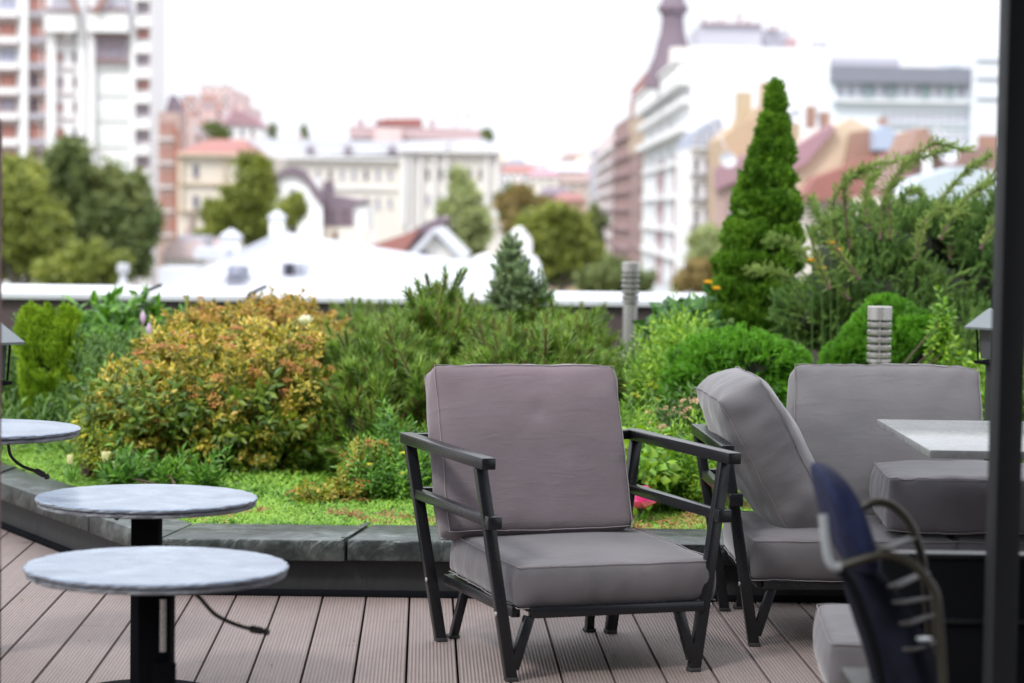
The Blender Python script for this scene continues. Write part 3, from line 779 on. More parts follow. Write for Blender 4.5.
# --- spirea
L_sp=leafmat('spirea_leaf',[(.035,.065,.008),(.10,.13,.014),(.26,.24,.03),(.50,.39,.07),(.52,.34,.09)],6,.35,.4,.6)
L_sp2=leafmat('spirea_leaf_orange',[(.07,.10,.015),(.22,.19,.03),(.38,.25,.05),(.30,.11,.03)],6,.35,.45,.6)
L_spg=leafmat('spirea_leaf_green',[(.035,.07,.010),(.06,.12,.014),(.12,.18,.02),(.24,.26,.035)],5,.35,.4,.6)
RUST=leafmat('rust_flowers',[(.13,.055,.015),(.24,.10,.025),(.30,.15,.04)],8,.1,.8)
tw=twig(13,1,.33,.52,60,1)
F1=[(215,415,10.45,.44,.36,.33),(145,430,10.25,.22,.26,.20),(290,408,10.5,.25,.30,.33),(240,368,10.75,.34,.28,.17),(180,365,10.65,.20,.22,.15),(318,372,10.75,.12,.2,.14),(120,395,10.5,.10,.15,.10)]
e,o,B=shrub(225,10.45,F1,'spirea_bush','large spirea bush of small yellow and olive leaves with rust brown flower clusters','shrub',L_sp,3900,tw,.088,.5,.6,.55,.10,7,nst=26)
heads(e,B,150,RUST,.06)
P,N=blob_points(B,1500,.35); ok=(P[:,2]<.36)&(P[:,2]>0)&(N[:,1]<.3); P,N=P[ok],N[ok]
big=twig(8,1,.55,.40,60,3); scat('lower_foliage',*big,P,frames(dirs_mix(N,.35,.5),.10*RNG.uniform(.7,1.3,len(P))),L_spg,e)
F2=[(225,340,11.8,.24,.3,.15),(280,335,11.9,.22,.3,.16),(325,350,11.8,.15,.3,.12),(192,342,11.7,.12,.2,.12),(265,355,11.7,.36,.3,.22)]
e,o,B=shrub(265,11.8,F2,'spirea_bush','orange tinted spirea bush rising behind the large yellow one','shrub',L_sp2,2800,tw,.085,.5,.5,.45,.15,7,nst=18)
heads(e,B,60,RUST,.055)
# low yellow green spirea sprigs in front right
F3=[(318,497,9.4,.10,.08,.04),(372,470,9.6,.12,.10,.10),(350,488,9.5,.08,.08,.05)]
e,o,B=shrub(330,9.5,F3,'spirea_seedlings','low loose yellow green sprigs in front of the big spirea bush','plant',leafmat('sprig_leaf',[(.07,.12,.015),(.15,.2,.02),(.3,.28,.04),(.38,.22,.06)],7),230,tw,.075,.8,.6,.8,.0,7,nst=12)
heads(e,B,16,RUST,.05,zmin=-.1)
# yellow bright clump at the left foot of the spirea
e,o,B=shrub(88,10.1,[(92,432,10.2,.08,.10,.08),(100,452,10.05,.10,.10,.08)],'sedum_clump','bright yellow green flowering clump at the left foot of the spirea','plant',leafmat('lime_leaf',[(.06,.11,.01),(.16,.22,.02),(.34,.34,.03)],9),300,twig(9,1,.3,.5,55,8),.07,.8,.4,.5,0,7,nst=6)
heads(e,B,14,leafmat('yellow_florets',[(.38,.32,.02),(.5,.42,.04)],8,.2),.038,'yellow_flowers',-.1)

# --- thujas and globe conifers: sprays of scale foliage
def spray(n=5,seed=1):
    rg=random.Random(seed); P=[]
    def seg(a,b,w):
        a=np.array(a);b=np.array(b);d=b-a;s=np.array([d[2],0,-d[0]]);s=s/(np.linalg.norm(s)+1e-6)*w
        P.append((np.array([a-s*.5,a+s*.5,b]),[(0,1,2)]))
        P.append((np.array([a-np.array([0,w*.4,0]),a+np.array([0,w*.4,0]),b]),[(0,1,2)]))
    seg((0,0,0),(0,.02,1),.14)
    for i in range(n):
        for sgn in(-1,1):
            z=.12+.75*i/n; l=.45*(1-.6*i/n); x=sgn*l*.75
            seg((0,0,z),(x,rg.uniform(-.05,.1),z+l*.8),.12)
            seg((x*.5,0,z+l*.4),(x*.45,.03,z+l*.95),.09)
    return join(P)
SPR=spray(5)
G_th=leafmat('thuja_green',[(.010,.045,.004),(.06,.155,.012),(.14,.28,.024),(.23,.38,.045)],9,.25,.5,.5)
G_gl=leafmat('globe_green',[(.025,.09,.010),(.07,.20,.016),(.12,.30,.025),(.17,.38,.035)],10,.3,.5,.45)
G_go=leafmat('golden_thuja',[(.06,.13,.01),(.19,.32,.02),(.36,.48,.04)],10,.3,.5,.5)
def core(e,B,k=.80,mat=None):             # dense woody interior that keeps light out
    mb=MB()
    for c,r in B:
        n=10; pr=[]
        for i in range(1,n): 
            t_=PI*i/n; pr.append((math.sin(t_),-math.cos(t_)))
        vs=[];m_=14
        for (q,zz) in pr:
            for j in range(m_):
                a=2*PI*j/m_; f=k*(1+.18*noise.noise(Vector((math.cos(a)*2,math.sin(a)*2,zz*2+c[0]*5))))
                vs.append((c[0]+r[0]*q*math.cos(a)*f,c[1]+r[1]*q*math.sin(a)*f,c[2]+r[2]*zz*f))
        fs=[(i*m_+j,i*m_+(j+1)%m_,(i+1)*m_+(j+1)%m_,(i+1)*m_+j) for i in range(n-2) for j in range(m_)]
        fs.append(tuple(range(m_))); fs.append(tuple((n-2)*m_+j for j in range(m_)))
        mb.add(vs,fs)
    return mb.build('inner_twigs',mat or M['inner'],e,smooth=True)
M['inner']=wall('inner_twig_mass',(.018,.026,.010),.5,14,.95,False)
def conifer(px,Y,lst,label,mat,n,size,upw,jit,name='conifer',cat='conifer',gap=0,shell=.2,corek=.8,group=None,tm=SPR,gs=8):
    e,o=root_at(px,Y,name,label,cat,group); B=bl(lst,o)
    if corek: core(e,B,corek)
    P,N=blob_points(B,n,shell,gap,gs); ok=P[:,2]>.0; P,N=P[ok],N[ok]
    Mx=frames(dirs_mix(N,upw,jit),size*RNG.uniform(.7,1.3,len(P))); scat('foliage',tm[0],tm[1],P-Mx[:,:,2]*.5,Mx,mat,e)
    c=max(B,key=lambda b:b[0][2])[0]
    MB().tube([(0,0,0),(c[0]*.5,c[1]*.5,c[2]*.5),(c[0],c[1],c[2])],[.03,.022,.01],8).build('trunk',M['bark'],e,smooth=True)
    return e,o,B
# tall spire: column of blobs (centre px, py, half width px)
YT=13.0
sp0=[(775,94,7),(776,104,10),(775,118,10),(773,135,17),(772,155,23),(768,180,31),(766,205,37),(762,235,42),(758,262,46),(754,292,48),(751,318,48)]
sp=[(a,b,c*.90) for a,b,c in sp0]
lst=[(a,b,YT,c*YT/F,c*YT/F,(.06 if b<110 else .09) if b<130 else .125) for a,b,c in sp]
conifer(757,YT,lst,'tall slender dark green thuja pointing up in front of the white and orange houses',G_th,12000,.085,1.1,.45,'thuja_tree',cat='conifer',corek=.70,shell=.34,gap=.2,gs=10)
conifer(738,10.4,[(738,385,10.4,.31,.31,.235),(705,395,10.3,.16,.2,.18),(775,390,10.45,.17,.2,.19)],'round clipped bright green globe conifer left of the loveseat cushions',G_gl,6500,.075,.35,.6,'globe_conifer',corek=.80,shell=.2,gap=.25,gs=11)
conifer(890,11.2,[(890,352,11.2,.21,.2,.22),(885,325,11.2,.12,.12,.12),(850,370,11.2,.13,.13,.14),(918,350,11.2,.10,.12,.17)],'small bright green conifer directly behind the steel bollard',G_gl,3600,.085,.8,.55,'globe_conifer',corek=.76,gap=.25,gs=11)
conifer(50,11.5,[(36,345,11.5,.085,.09,.14),(62,350,11.5,.085,.09,.13),(48,375,11.5,.13,.13,.19),(52,330,11.5,.05,.06,.10),(30,328,11.5,.04,.05,.08),(68,330,11.5,.04,.05,.09),(50,400,11.5,.11,.11,.12)],'small golden green thuja with upright sprays at the left',G_go,2600,.10,2.2,.3,'golden_thuja',corek=.5,gap=.2,gs=12)
# --- mugo pines
nd=needles(70,1.1,.46,.028,60,2)
G_pi=leafmat('pine_needles',[(.03,.07,.010),(.075,.15,.018),(.14,.23,.03),(.24,.33,.06)],5,.2,.4,.5)
M['candle']=wall('pine_shoot',(.17,.075,.045),.3,30,.7,False)
def pine(px,Y,lst,label,n,size,upw=1.1,mat=None,gap=.1,name='mugo_pine',jit=.45,ck=.66,cand=.5):
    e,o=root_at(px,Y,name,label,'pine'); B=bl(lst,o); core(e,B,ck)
    P,N=blob_points(B,int(n*1.35),.42,gap,6); ok=P[:,2]>.0; P,N=P[ok],N[ok]
    up_=(RNG.random(len(P))<.12)&(N[:,2]>.3); P=P+np.array([0,0,1.])*(up_*RNG.uniform(.3,.9,len(P))*size)[:,None]
    Mx=frames(dirs_mix(N,upw,jit),size*.86*RNG.uniform(.7,1.25,len(P))); Q=P-Mx[:,:,2]*.55
    scat('foliage',nd[0],nd[1],Q,Mx,mat or G_pi,e)
    st=MB().tube([(0,0,0),(0,0,.6),(0,0,1.16)],[.04,.045,.055],5); k=RNG.random(len(P))<cand
    scat('shoots',st.v,[f for f in [(a,b,c_) for q in st.f if len(q)==4 for a,b,c_ in ((q[0],q[1],q[2]),(q[0],q[2],q[3]))]],Q[k],Mx[k],M['candle'],e)
    stems(e,B,(0,0,0),14,.016)
    return e
pine(385,10.3,[(375,425,10.3,.20,.3,.24),(335,445,10.4,.12,.2,.18),(395,385,10.5,.16,.3,.18),(350,385,10.6,.12,.25,.14),(420,430,10.2,.12,.2,.22),(372,360,10.6,.08,.1,.10)],'dark green mugo pine between the spirea bush and the armchair',950,.14)
pine(440,11.0,[(440,355,11.0,.17,.3,.17),(425,380,10.9,.28,.3,.20),(440,325,11.0,.09,.12,.12),(418,332,11.1,.07,.10,.09),(465,340,11.0,.07,.12,.11),(485,365,11.0,.12,.2,.13)],'tallest mugo pine with upright brown tipped shoots behind the armchair',900,.16,1.3)
pine(540,10.5,[(505,378,10.5,.16,.3,.15),(560,372,10.5,.17,.3,.14),(530,405,10.4,.36,.3,.2),(598,398,10.6,.09,.2,.13),(530,350,10.7,.06,.1,.08),(580,352,10.7,.05,.1,.07)],'wide low mugo pine right behind the armchair back',950,.13,1.2)
pine(560,13.0,[(545,345,12.6,.20,.3,.14),(585,350,12.6,.12,.3,.13),(500,340,12.6,.18,.3,.15)],'soft green mugo pine in front of the parapet left of the slim bollard',1000,.12,1.0)
pine(345,12.8,[(352,340,12.8,.14,.3,.10),(385,345,12.8,.14,.3,.10),(365,355,12.8,.2,.3,.12)],'small mugo pine in front of the parapet behind the spirea bushes',600,.12,1.0)
G_bs=leafmat('blue_spruce_needles',[(.07,.115,.055),(.14,.21,.10),(.26,.34,.17)],6,.15,.5,.5)
pine(513,12.6,[(511,252,12.6,.04,.05,.07),(509,268,12.6,.075,.08,.07),(514,284,12.6,.10,.11,.07),(536,297,12.6,.07,.09,.05),(512,304,12.6,.12,.12,.10)],'dwarf blue green spruce with a pointed top seen against the white roof',400,.075,.6,G_bs,0,'dwarf_spruce',.35,.55,.05)
# --- broad leaved shrub behind at left
G_hy=leafmat('broad_leaf',[(.03,.09,.012),(.07,.18,.02),(.14,.29,.03)],5,.3,.35,.6)
shrub(120,12.8,[(118,352,12.8,.22,.25,.12),(150,350,12.8,.13,.2,.11),(95,362,12.7,.14,.2,.11),(140,365,12.7,.2,.2,.12)],'hydrangea_bush','leafy mid green bush in front of the parapet behind the golden thuja','shrub',G_hy,1500,twig(6,1,.62,.6,65,5),.15,.5,.5,.4,.1,5,nst=12)
G_me=leafmat('meadow_green',[(.03,.07,.015),(.06,.13,.025),(.12,.21,.04)],4,.3,.5,.6)
shrub(110,11.6,[(115,385,11.6,.34,.35,.2),(20,385,11.8,.16,.3,.16),(85,400,11.4,.14,.2,.14)],'artemisia_clump','fine leaved grey green herb clump between the golden thuja and the spirea','plant',G_me,1400,twig(12,1,.26,.22,45,6),.15,1.4,.4,.6,.1,5,nst=6)
shrub(135,10.6,[(132,470,9.75,.05,.06,.05),(112,400,10.9,.10,.1,.12)],'weed_plant','leafy weed with whorled leaves left of the spirea bush','plant',G_hy,90,twig(9,1,.5,.22,60,9),.13,1.2,.4,.6,0,5,nst=3)
shrub(180,9.55,[(170,476,9.75,.07,.05,.02),(120,478,9.6,.07,.05,.02),(205,480,9.7,.07,.05,.02)],'lily_tuft','tuft of narrow green leaves at the foot of the spirea','plant',G_hy,110,twig(8,1,.7,.10,40,4),.085,1.3,.5,.8,0,5,nst=2)
# --- cream tulips
M['stalk']=paint('green_stalk',(.05,.11,.02),.5); CR=leafmat('cream_petals',[(.62,.58,.30),(.75,.72,.42)],9,.3)
def flower(px,py,Y,s,mat,label,cat='flower',name='cream_tulip',group=None,petals=6,open_=.35,rows=1,leafy=True):
    c=at(px,py,Y); z0=bedz(c.x,c.y)-.01; e=empty(name,label,cat,(c.x,c.y,z0),group=group); h=c.z-z0
    MB().tube([(0,.0,0),(.01,0,h*.5),(0,0,h)],.0026,6).build('stem',M['stalk'],e,smooth=True)
    mb=MB()
    for r_ in range(rows):
        for k in range(petals):
            a=2*PI*k/petals+r_*.5; op=open_*(1+r_*.8); 
            vs=[];W=.34*s;nx,ny=3,5
            for j in range(ny):
                t_=j/(ny-1); wd=W*math.sin(PI*(.12+.80*t_))**.7; rad=s*(.10+op*math.sin(t_*PI*.6))*(1); zz=s*.95*t_*(1-.25*r_)
                for i in range(nx):
                    u=(i-1)*wd; x=rad-.18*s*abs(i-1)*math.sin(PI*t_); vs.append((x*math.cos(a)-u*math.sin(a),x*math.sin(a)+u*math.cos(a),h+zz))
            fs=[(j*nx+i,j*nx+i+1,(j+1)*nx+i+1,(j+1)*nx+i) for j in range(ny-1) for i in range(nx-1)]; mb.add(vs,fs)
    mb.build('petals',mat,e,smooth=True)
    if leafy:
        v,f=leaf(1,.25,.05,.25); 
        scat('leaves',v,f,[(0,0,.02)]*5,frames(np.array([[.5,0,1],[-.5,.2,1],[.2,-.6,1],[-.2,.5,.9],[.6,-.4,.7]]),h*.8),G_hy,e)
    return e
flower(106,462,9.9,.045,CR,'cream tulip, middle one of three, open bloom','tulip',group='cream tulips by the kerb')
flower(116,471,9.8,.042,CR,'cream tulip, rightmost and lowest of three','tulip',group='cream tulips by the kerb',open_=.22)
flower(70,464,9.9,.040,CR,'cream tulip, leftmost of three, closed bloom','tulip',group='cream tulips by the kerb',open_=.2)
WR=leafmat('white_rose',[(.75,.70,.55),(.85,.80,.68)],9,.3)
flower(305,325,11.3,.05,WR,'single white rose bloom above the spirea bushes','rose',name='white_rose',rows=2,open_=.4)
PK=leafmat('pink_petals',[(.60,.06,.24),(.70,.14,.34),(.75,.28,.44)],9,.25)
flower(641,508,8.98,.085,PK,'bright pink geranium bloom seen between the armchair and its armrest','geranium',name='pink_geranium',rows=3,open_=.26,petals=6)
flower(635,462,9.3,.028,PK,'small pink geranium bloom higher behind the armchair armrest','geranium',name='pink_geranium',rows=2,open_=.5)
LV=leafmat('lavender_petals',[(.35,.25,.38),(.5,.36,.48)],9,.2)
for (a,b) in ((143,318),(149,330)):
    c=at(a,b,11.4); z0=bedz(c.x,c.y)-.01; e=empty('faded_flower_spike','thin faded lilac flower spike, %s, left of the orange spirea top'%('taller of two' if b==318 else 'shorter of two'),'flower',(c.x,c.y,z0)); h=c.z-z0
    MB().tube([(-.02,0,0),(-.01,0,h*.5),(0,0,h)],.0035,6).build('stem',paint('dry_stalk',(.25,.18,.10),.7),e,smooth=True)
    MB().lathe([(.003,-.03),(.013,-.01),(.014,.01),(.003,.035)],(0,0,h),8).build('flower_head',LV,e,smooth=True)
# --- right middle bed
G_li=leafmat('lime_herb',[(.06,.15,.015),(.13,.27,.02),(.25,.38,.035)],6,.35,.4,.6)
YF=leafmat('yellow_petals',[(.65,.48,.02),(.8,.62,.05)],8,.2)
e,o,B=shrub(670,10.9,[(678,352,11.2,.07,.14,.10),(688,362,11.1,.09,.14,.11),(662,392,10.9,.13,.2,.12),(645,415,10.8,.10,.15,.10)],'loosestrife_clump','tall lime green herbs dotted with yellow flowers beside the slim bollard','plant',G_li,800,twig(13,1,.22,.3,45,12),.18,1.4,.35,.7,.05,6,nst=10)
heads(e,B,46,YF,.028,'yellow_flowers',0)
shrub(680,12.5,[(680,322,12.8,.09,.1,.05),(692,334,12.6,.10,.1,.05),(668,336,12.6,.06,.1,.04)],'dark_leafy_plant','dark green large leaved plant against the parapet left of the tall thuja','plant',leafmat('dark_broad',[(.015,.05,.015),(.03,.10,.02),(.06,.15,.03)],5),110,twig(6,1,.7,.55,65,14),.14,.5,.5,.6,0,5,nst=5)
e,o,B=shrub(690,9.8,[(665,440,9.9,.13,.13,.12),(700,425,10.0,.10,.13,.13)],'seedhead_plant','plant with dry pinkish brown seed heads left of the globe conifer','plant',G_me,330,twig(10,1,.3,.3,50,16),.11,1.,.4,.6,0,6,nst=8)
heads(e,B,46,leafmat('dry_heads',[(.28,.14,.09),(.42,.24,.15),(.5,.33,.22)],8,.1,.9),.042,'seed_heads',0)
shrub(690,9.4,[(660,475,9.35,.16,.12,.11),(695,480,9.3,.14,.12,.12),(715,470,9.5,.12,.12,.16),(630,450,9.6,.10,.12,.16)],'herb_clump','feathery bright green herbs beyond the kerb between armchair and loveseat','plant',G_li,1100,twig(12,1,.26,.2,48,18),.13,1.2,.45,.6,0,6,nst=8)
e,o,B=shrub(395,9.6,[(392,450,9.7,.10,.1,.13),(375,480,9.5,.10,.1,.08),(405,480,9.5,.10,.1,.10),(430,470,9.6,.10,.1,.10)],'yellow_weed','leafy green weed with tiny yellow flowers left of the armchair','plant',G_hy,330,twig(10,1,.35,.35,50,20),.10,1.,.45,.6,0,6,nst=8)
heads(e,B,10,YF,.022,'yellow_flowers',0.05)
shrub(640,9.1,[(640,475,9.15,.10,.09,.09),(655,455,9.3,.08,.09,.07)],'geranium_leaves_plant','broad pale green rounded leaves around the pink geranium','plant',G_li,150,twig(6,1,.6,.8,70,22),.09,.5,.5,.6,0,6,nst=5)
shrub(700,14.2,[(690,360,13.5,.2,.2,.10),(650,372,12.6,.16,.2,.10),(710,370,12.5,.2,.2,.12)],'ground_shrub','low mid green shrubs filling the bed in front of the dark parapet','shrub',G_me,700,twig(10,1,.3,.3,50,24),.13,1.,.45,.6,0,6,nst=8)
# --- big juniper on the right
G_ju=leafmat('juniper_green',[(.03,.08,.022),(.075,.15,.04),(.14,.24,.06),(.24,.34,.09)],4,.2,.5,.45)
e,o=root_at(900,12.2,'juniper_bush','big sprawling juniper with long arching branches behind the bollard and loveseat','juniper')
J=[(890,250,12.4,.36,.4,.22),(840,270,12.3,.20,.3,.20),(960,252,12.5,.34,.4,.24),(900,300,12.2,.60,.4,.30),(820,310,12.2,.22,.3,.2),(1000,280,12.3,.35,.4,.4),(1060,250,12.5,.4,.4,.4),(940,350,12.0,.5,.4,.25)]
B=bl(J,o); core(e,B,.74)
P,N=blob_points(B,9000,.45,.06,4); 
jn=needles(34,1,.30,.035,42,7)
Mx=frames(dirs_mix(N,.8,.6),.10*RNG.uniform(.7,1.3,len(P))); scat('foliage',*jn,P-Mx[:,:,2]*.4,Mx,G_ju,e)
mb=MB(); L_=[];D_=[];rg=random.Random(9)
arch=[((840,260),(833,205),(850,178),(872,168)),((850,250),(845,190),(862,170),(905,158)),((880,240),(885,200),(905,165),(945,150)),((890,240),(893,185),(930,146),(968,150)),((930,230),(945,195),(968,170),(990,155)),((940,240),(960,205),(985,185),(1010,176)),((915,260),(925,222),(945,208),(968,214)),((860,280),(830,240),(818,215),(812,200)),((850,300),(810,262),(795,245),(770,238)),((840,310),(800,285),(778,272),(752,268)),((870,230),(865,200),(872,180),(878,172)),((960,230),(975,200),(1000,165),(1024,140)),((900,230),(902,200),(915,190),(925,200)),((980,250),(1000,215),(1020,200),(1045,195)),((950,260),(955,220),(972,205),(992,210)),((830,290),(812,240),(826,225),(835,215)),((990,240),(1005,190),(1015,150),(1040,120))]
for a_ in arch:
    Yb=rg.uniform(11.6,12.3); pts=cr([at(px,py,Yb+(.1*i))-o for i,(px,py) in enumerate(a_)],8)
    k=len(pts); mb.tube(pts,[.010*(1-.8*j/k) for j in range(k)],5)
    for j in range(k-1):
        d=(pts[j+1]-pts[j]); 
        for q in range(7):
            t_=rg.random(); p=pts[j]+d*t_; L_.append(p); v=d.normalized()*1.0+Vector((rg.gauss(0,.55),rg.gauss(0,.55),rg.gauss(0,.55))); D_.append(v)
mb.build('branches',M['bark'],e,smooth=True)
G_jt=leafmat('juniper_tips',[(.07,.13,.03),(.16,.24,.05),(.28,.36,.10)],4,.2,.5,.45)
scat('arching_sprays',*jn,np.array([tuple(v) for v in L_]),frames(np.array([tuple(v) for v in D_]),.05),G_jt,e)
OR=leafmat('orange_petals',[(.75,.30,.02),(.85,.42,.03)],8,.2)
for i,(a,b) in enumerate(((831,245),(812,262),(822,270),(708,284),(716,290),(838,252))):
    flower(a,b,11.75 if a>720 else 12.4,.022,OR,'small orange marigold bloom among the juniper and thuja branches','marigold','orange_marigold','orange marigolds around the conifers',rows=2,open_=.6,leafy=False)
shrub(845,10.6,[(940,350,10.8,.05,.05,.08),(942,330,10.8,.025,.03,.10)],'weed_stalk','upright light green weed stalk right of the bollard','plant',G_li,60,twig(9,1,.4,.4,55,26),.10,1.2,.3,.6,0,6,nst=3)
shrub(1010,11,[(1012,410,10.5,.15,.2,.14),(1000,385,11,.2,.2,.12)],'leafy_clump','green leafy clump at the right edge behind the black post','plant',G_li,400,twig(9,1,.4,.4,55,27),.11,1.,.4,.6,0,6,nst=3)
# --- carpet of grass, moss and sedum: uncountable
G_gr=leafmat('carpet_green',[(.05,.13,.02),(.12,.25,.03),(.20,.36,.045),(.28,.40,.07)],3,.35,.5,.55)
n=52000; X=RNG.uniform(-4.2,3.6,n); Yv=np.array([bedfront(x)+.07 for x in X]); dpt=RNG.random(n)**1.7*3.2; Yc=Yv+dpt
pts=np.array([(x,y,bedz(x,y)) for x,y in zip(X,Yc)])
dns=np.array([noise.noise(Vector((x*1.5,y*1.5,3))) for x,y in zip(X,Yc)])
tf=join([(np.array(leaf(1,.30,.05,.4)[0])@rotm((0,0,1),a).T@rotm((1,0,0),.0).T,leaf()[1]) for a in (0,2.1,4.2)])
tv=[]
rg=random.Random(2)
for a in (0,1.25,2.5,3.8,5.0):
    v,f=leaf(1,.28,.05,.3); v=np.array(v)@(rotm((0,0,1),a)@rotm((1,0,0),-R(rg.uniform(30,65)))).T; tv.append((v,f))
tuft=join(tv)
s_=.028*RNG.uniform(.5,1.3,n)*(1+.8*np.clip(dns,-.5,1))
carpet=scat('grass_carpet',*tuft,pts,frames(np.tile([0,0,1.],(n,1))+RNG.normal(size=(n,3))*.25,s_),G_gr)
tag(carpet,'bright green moss and grass covering the soil of the bed','ground cover',kind='stuff')
n=2600; k=RNG.random((n,2)); xs=-1.6+5.4*k[:,0]; ys=np.array([bedfront(x)+.1 for x in xs])+.75*k[:,1]**1.3
ok=np.array([noise.noise(Vector((x*2.2,y*2.2,9)))>-.02 for x,y in zip(xs,ys)]); xs,ys=xs[ok],ys[ok]
pts=np.array([(x,y,bedz(x,y)+.012) for x,y in zip(xs,ys)])
sed=scat('red_sedum',*tuft,pts,frames(np.tile([0,0,1.],(len(pts),1))+RNG.normal(size=(len(pts),3))*.3,.022*RNG.uniform(.5,1.3,len(pts))),leafmat('red_sedum_leaf',[(.16,.06,.03),(.26,.12,.05),(.25,.24,.06)],5))
tag(sed,'reddish sedum speckles between the moss near the kerb','ground cover',kind='stuff')
# taller filler herbs in the dark gaps
n=3800; xs=RNG.uniform(-3.6,4.2,n); ys=RNG.uniform(10.6,14.8,n); pts=np.array([(x,y,bedz(x,y)) for x,y in zip(xs,ys)])
fil=scat('meadow_herbs',*twig(12,1,.3,.22,40,31),pts,frames(np.tile([0,0,1.],(n,1))+RNG.normal(size=(n,3))*.22,.20*RNG.uniform(.5,1.2,n)),G_me)
tag(fil,'fine green herbs filling the bed between the shrubs','ground cover',kind='stuff')
# ------------------------------------------------------------------ city
GZ=-22.0
t=NT('city_ground'); v=t.tc(); n=t.noise(v,.02,6,.7); t.base(t.ramp(n,[(.35,(.16,.155,.15)),(.5,(.12,.13,.08)),(.65,(.28,.26,.25))])); t.set(Roughness=.9)
g=MB().add([(-6000,-3000,GZ),(6000,-3000,GZ),(6000,12000,GZ),(-6000,12000,GZ)],[(0,1,2,3)]).build('ground',t.m); tag(g,kind='structure')
C={}
def W_(key,c,**k):
    gm=sum(c)/3; c=tuple((gm+(x-gm)*.95)*(.90 if max(c)-min(c)<.13 else (.60 if max(c)-min(c)>.17 and gm<.62 else .76)) for x in c)
    if key not in C: C[key]=wall(key,c,k.pop('var',.08),k.pop('scale',.08),**k)
    return C[key]
cream=W_('cream_render',(.80,.76,.70)); white=W_('white_render',(.86,.86,.87)); warm=W_('warm_cream_render',(.82,.74,.64)); pink=W_('pink_render',(.72,.52,.47),var=.18)
bluew=W_('bluish_render',(.76,.80,.84)); brown=W_('brown_brick_render',(.48,.33,.29),var=.2); orange=W_('orange_render',(.80,.58,.38),var=.12); redroof=W_('red_tin_roof',(.55,.23,.20),var=.15)
purple=W_('purple_slate',(.20,.15,.19),var=.15); lav=W_('lavender_sheet',(.46,.46,.53)); wroof=W_('white_tin_roof',(.58,.60,.66),var=.10,rough=.4,scale=.5); brick=W_('orange_brick',(.55,.33,.25),var=.2)
rose=W_('rose_metal_roof',(.60,.36,.42)); greyr=W_('dark_grey_roof',(.23,.24,.29)); pgrn=W_('pale_green_panel',(.78,.83,.80)); redfr=W_('red_brown_frame',(.55,.25,.17)); tan=W_('tan_roof',(.78,.64,.47))
plum=W_('plum_panel',(.50,.34,.36))
def glass(name,c,rough=.15):
    t=NT(name); v=t.tc(which='Object'); t.base(t.ramp(t.noise(v,.6,3),[(.35,mul(c,.7)),(.65,mul(c,1.3))])); t.set(Roughness=rough); t.b.inputs['Specular IOR Level'].default_value=.6; return t.m
gl_d=glass('dark_pane',(.08,.075,.10)); gl_l=glass('pale_pane',(.32,.33,.43)); gl_r=glass('reddish_pane',(.42,.19,.16)); gl_g=glass('green_pane',(.25,.38,.40))
WM={}
def winmesh(w,h,fm,cols=2,rows=2):
    k=(round(w,2),round(h,2),fm.name,cols,rows)
    if k not in WM:
        mb=MB(); f=min(w,h)*.10
        mb.bx(-w/2-f,-w/2+f*.3,-.12,0,-h/2,h/2); mb.bx(w/2-f*.3,w/2+f,-.12,0,-h/2,h/2); mb.bx(-w/2-f,w/2+f,-.12,0,h/2+.002,h/2+f); mb.bx(-w/2-f*1.5,w/2+f*1.5,-.22,0,-h/2-f,-h/2-.002)
        for i in range(1,cols): x=-w/2+w*i/cols; mb.bx(x-f*.2,x+f*.2,-.09,0,-h/2+.001,h/2-.001)
        if rows>1: mb.bx(-w/2+f*.3+.002,w/2-f*.3-.002,-.085,-.002,h*.18-f*.2,h*.18+f*.2)
        me=mb.mesh('window'); me.materials.append(fm)
        pm=MB().bx(-w/2+f*.31,w/2-f*.31,-.05,-.003,-h/2+.002,h/2-.002).mesh('pane'); WM[k]=(me,pm,{})
    return WM[k]
def add_window(root,u,z,w,h,fm=None,pane=None,rz=0,y=0,cols=2,rows=2,origin=None):
    """window centred at local (u,z) on a facade facing -y"""
    me,pm,pc=winmesh(w,h,fm or white,cols,rows)
    pane=pane or gl_l
    if pane.name not in pc:
        q=pm.copy(); q.materials.append(pane); pc[pane.name]=q
    o=bpy.data.objects.new('window',me); COL.objects.link(o); o.parent=root; o.location=(u[0],u[1],z) if isinstance(u,tuple) else (u,y,z); o.rotation_euler=(0,0,rz)
    p=bpy.data.objects.new('pane',pc[pane.name]); COL.objects.link(p); p.parent=o
    return o
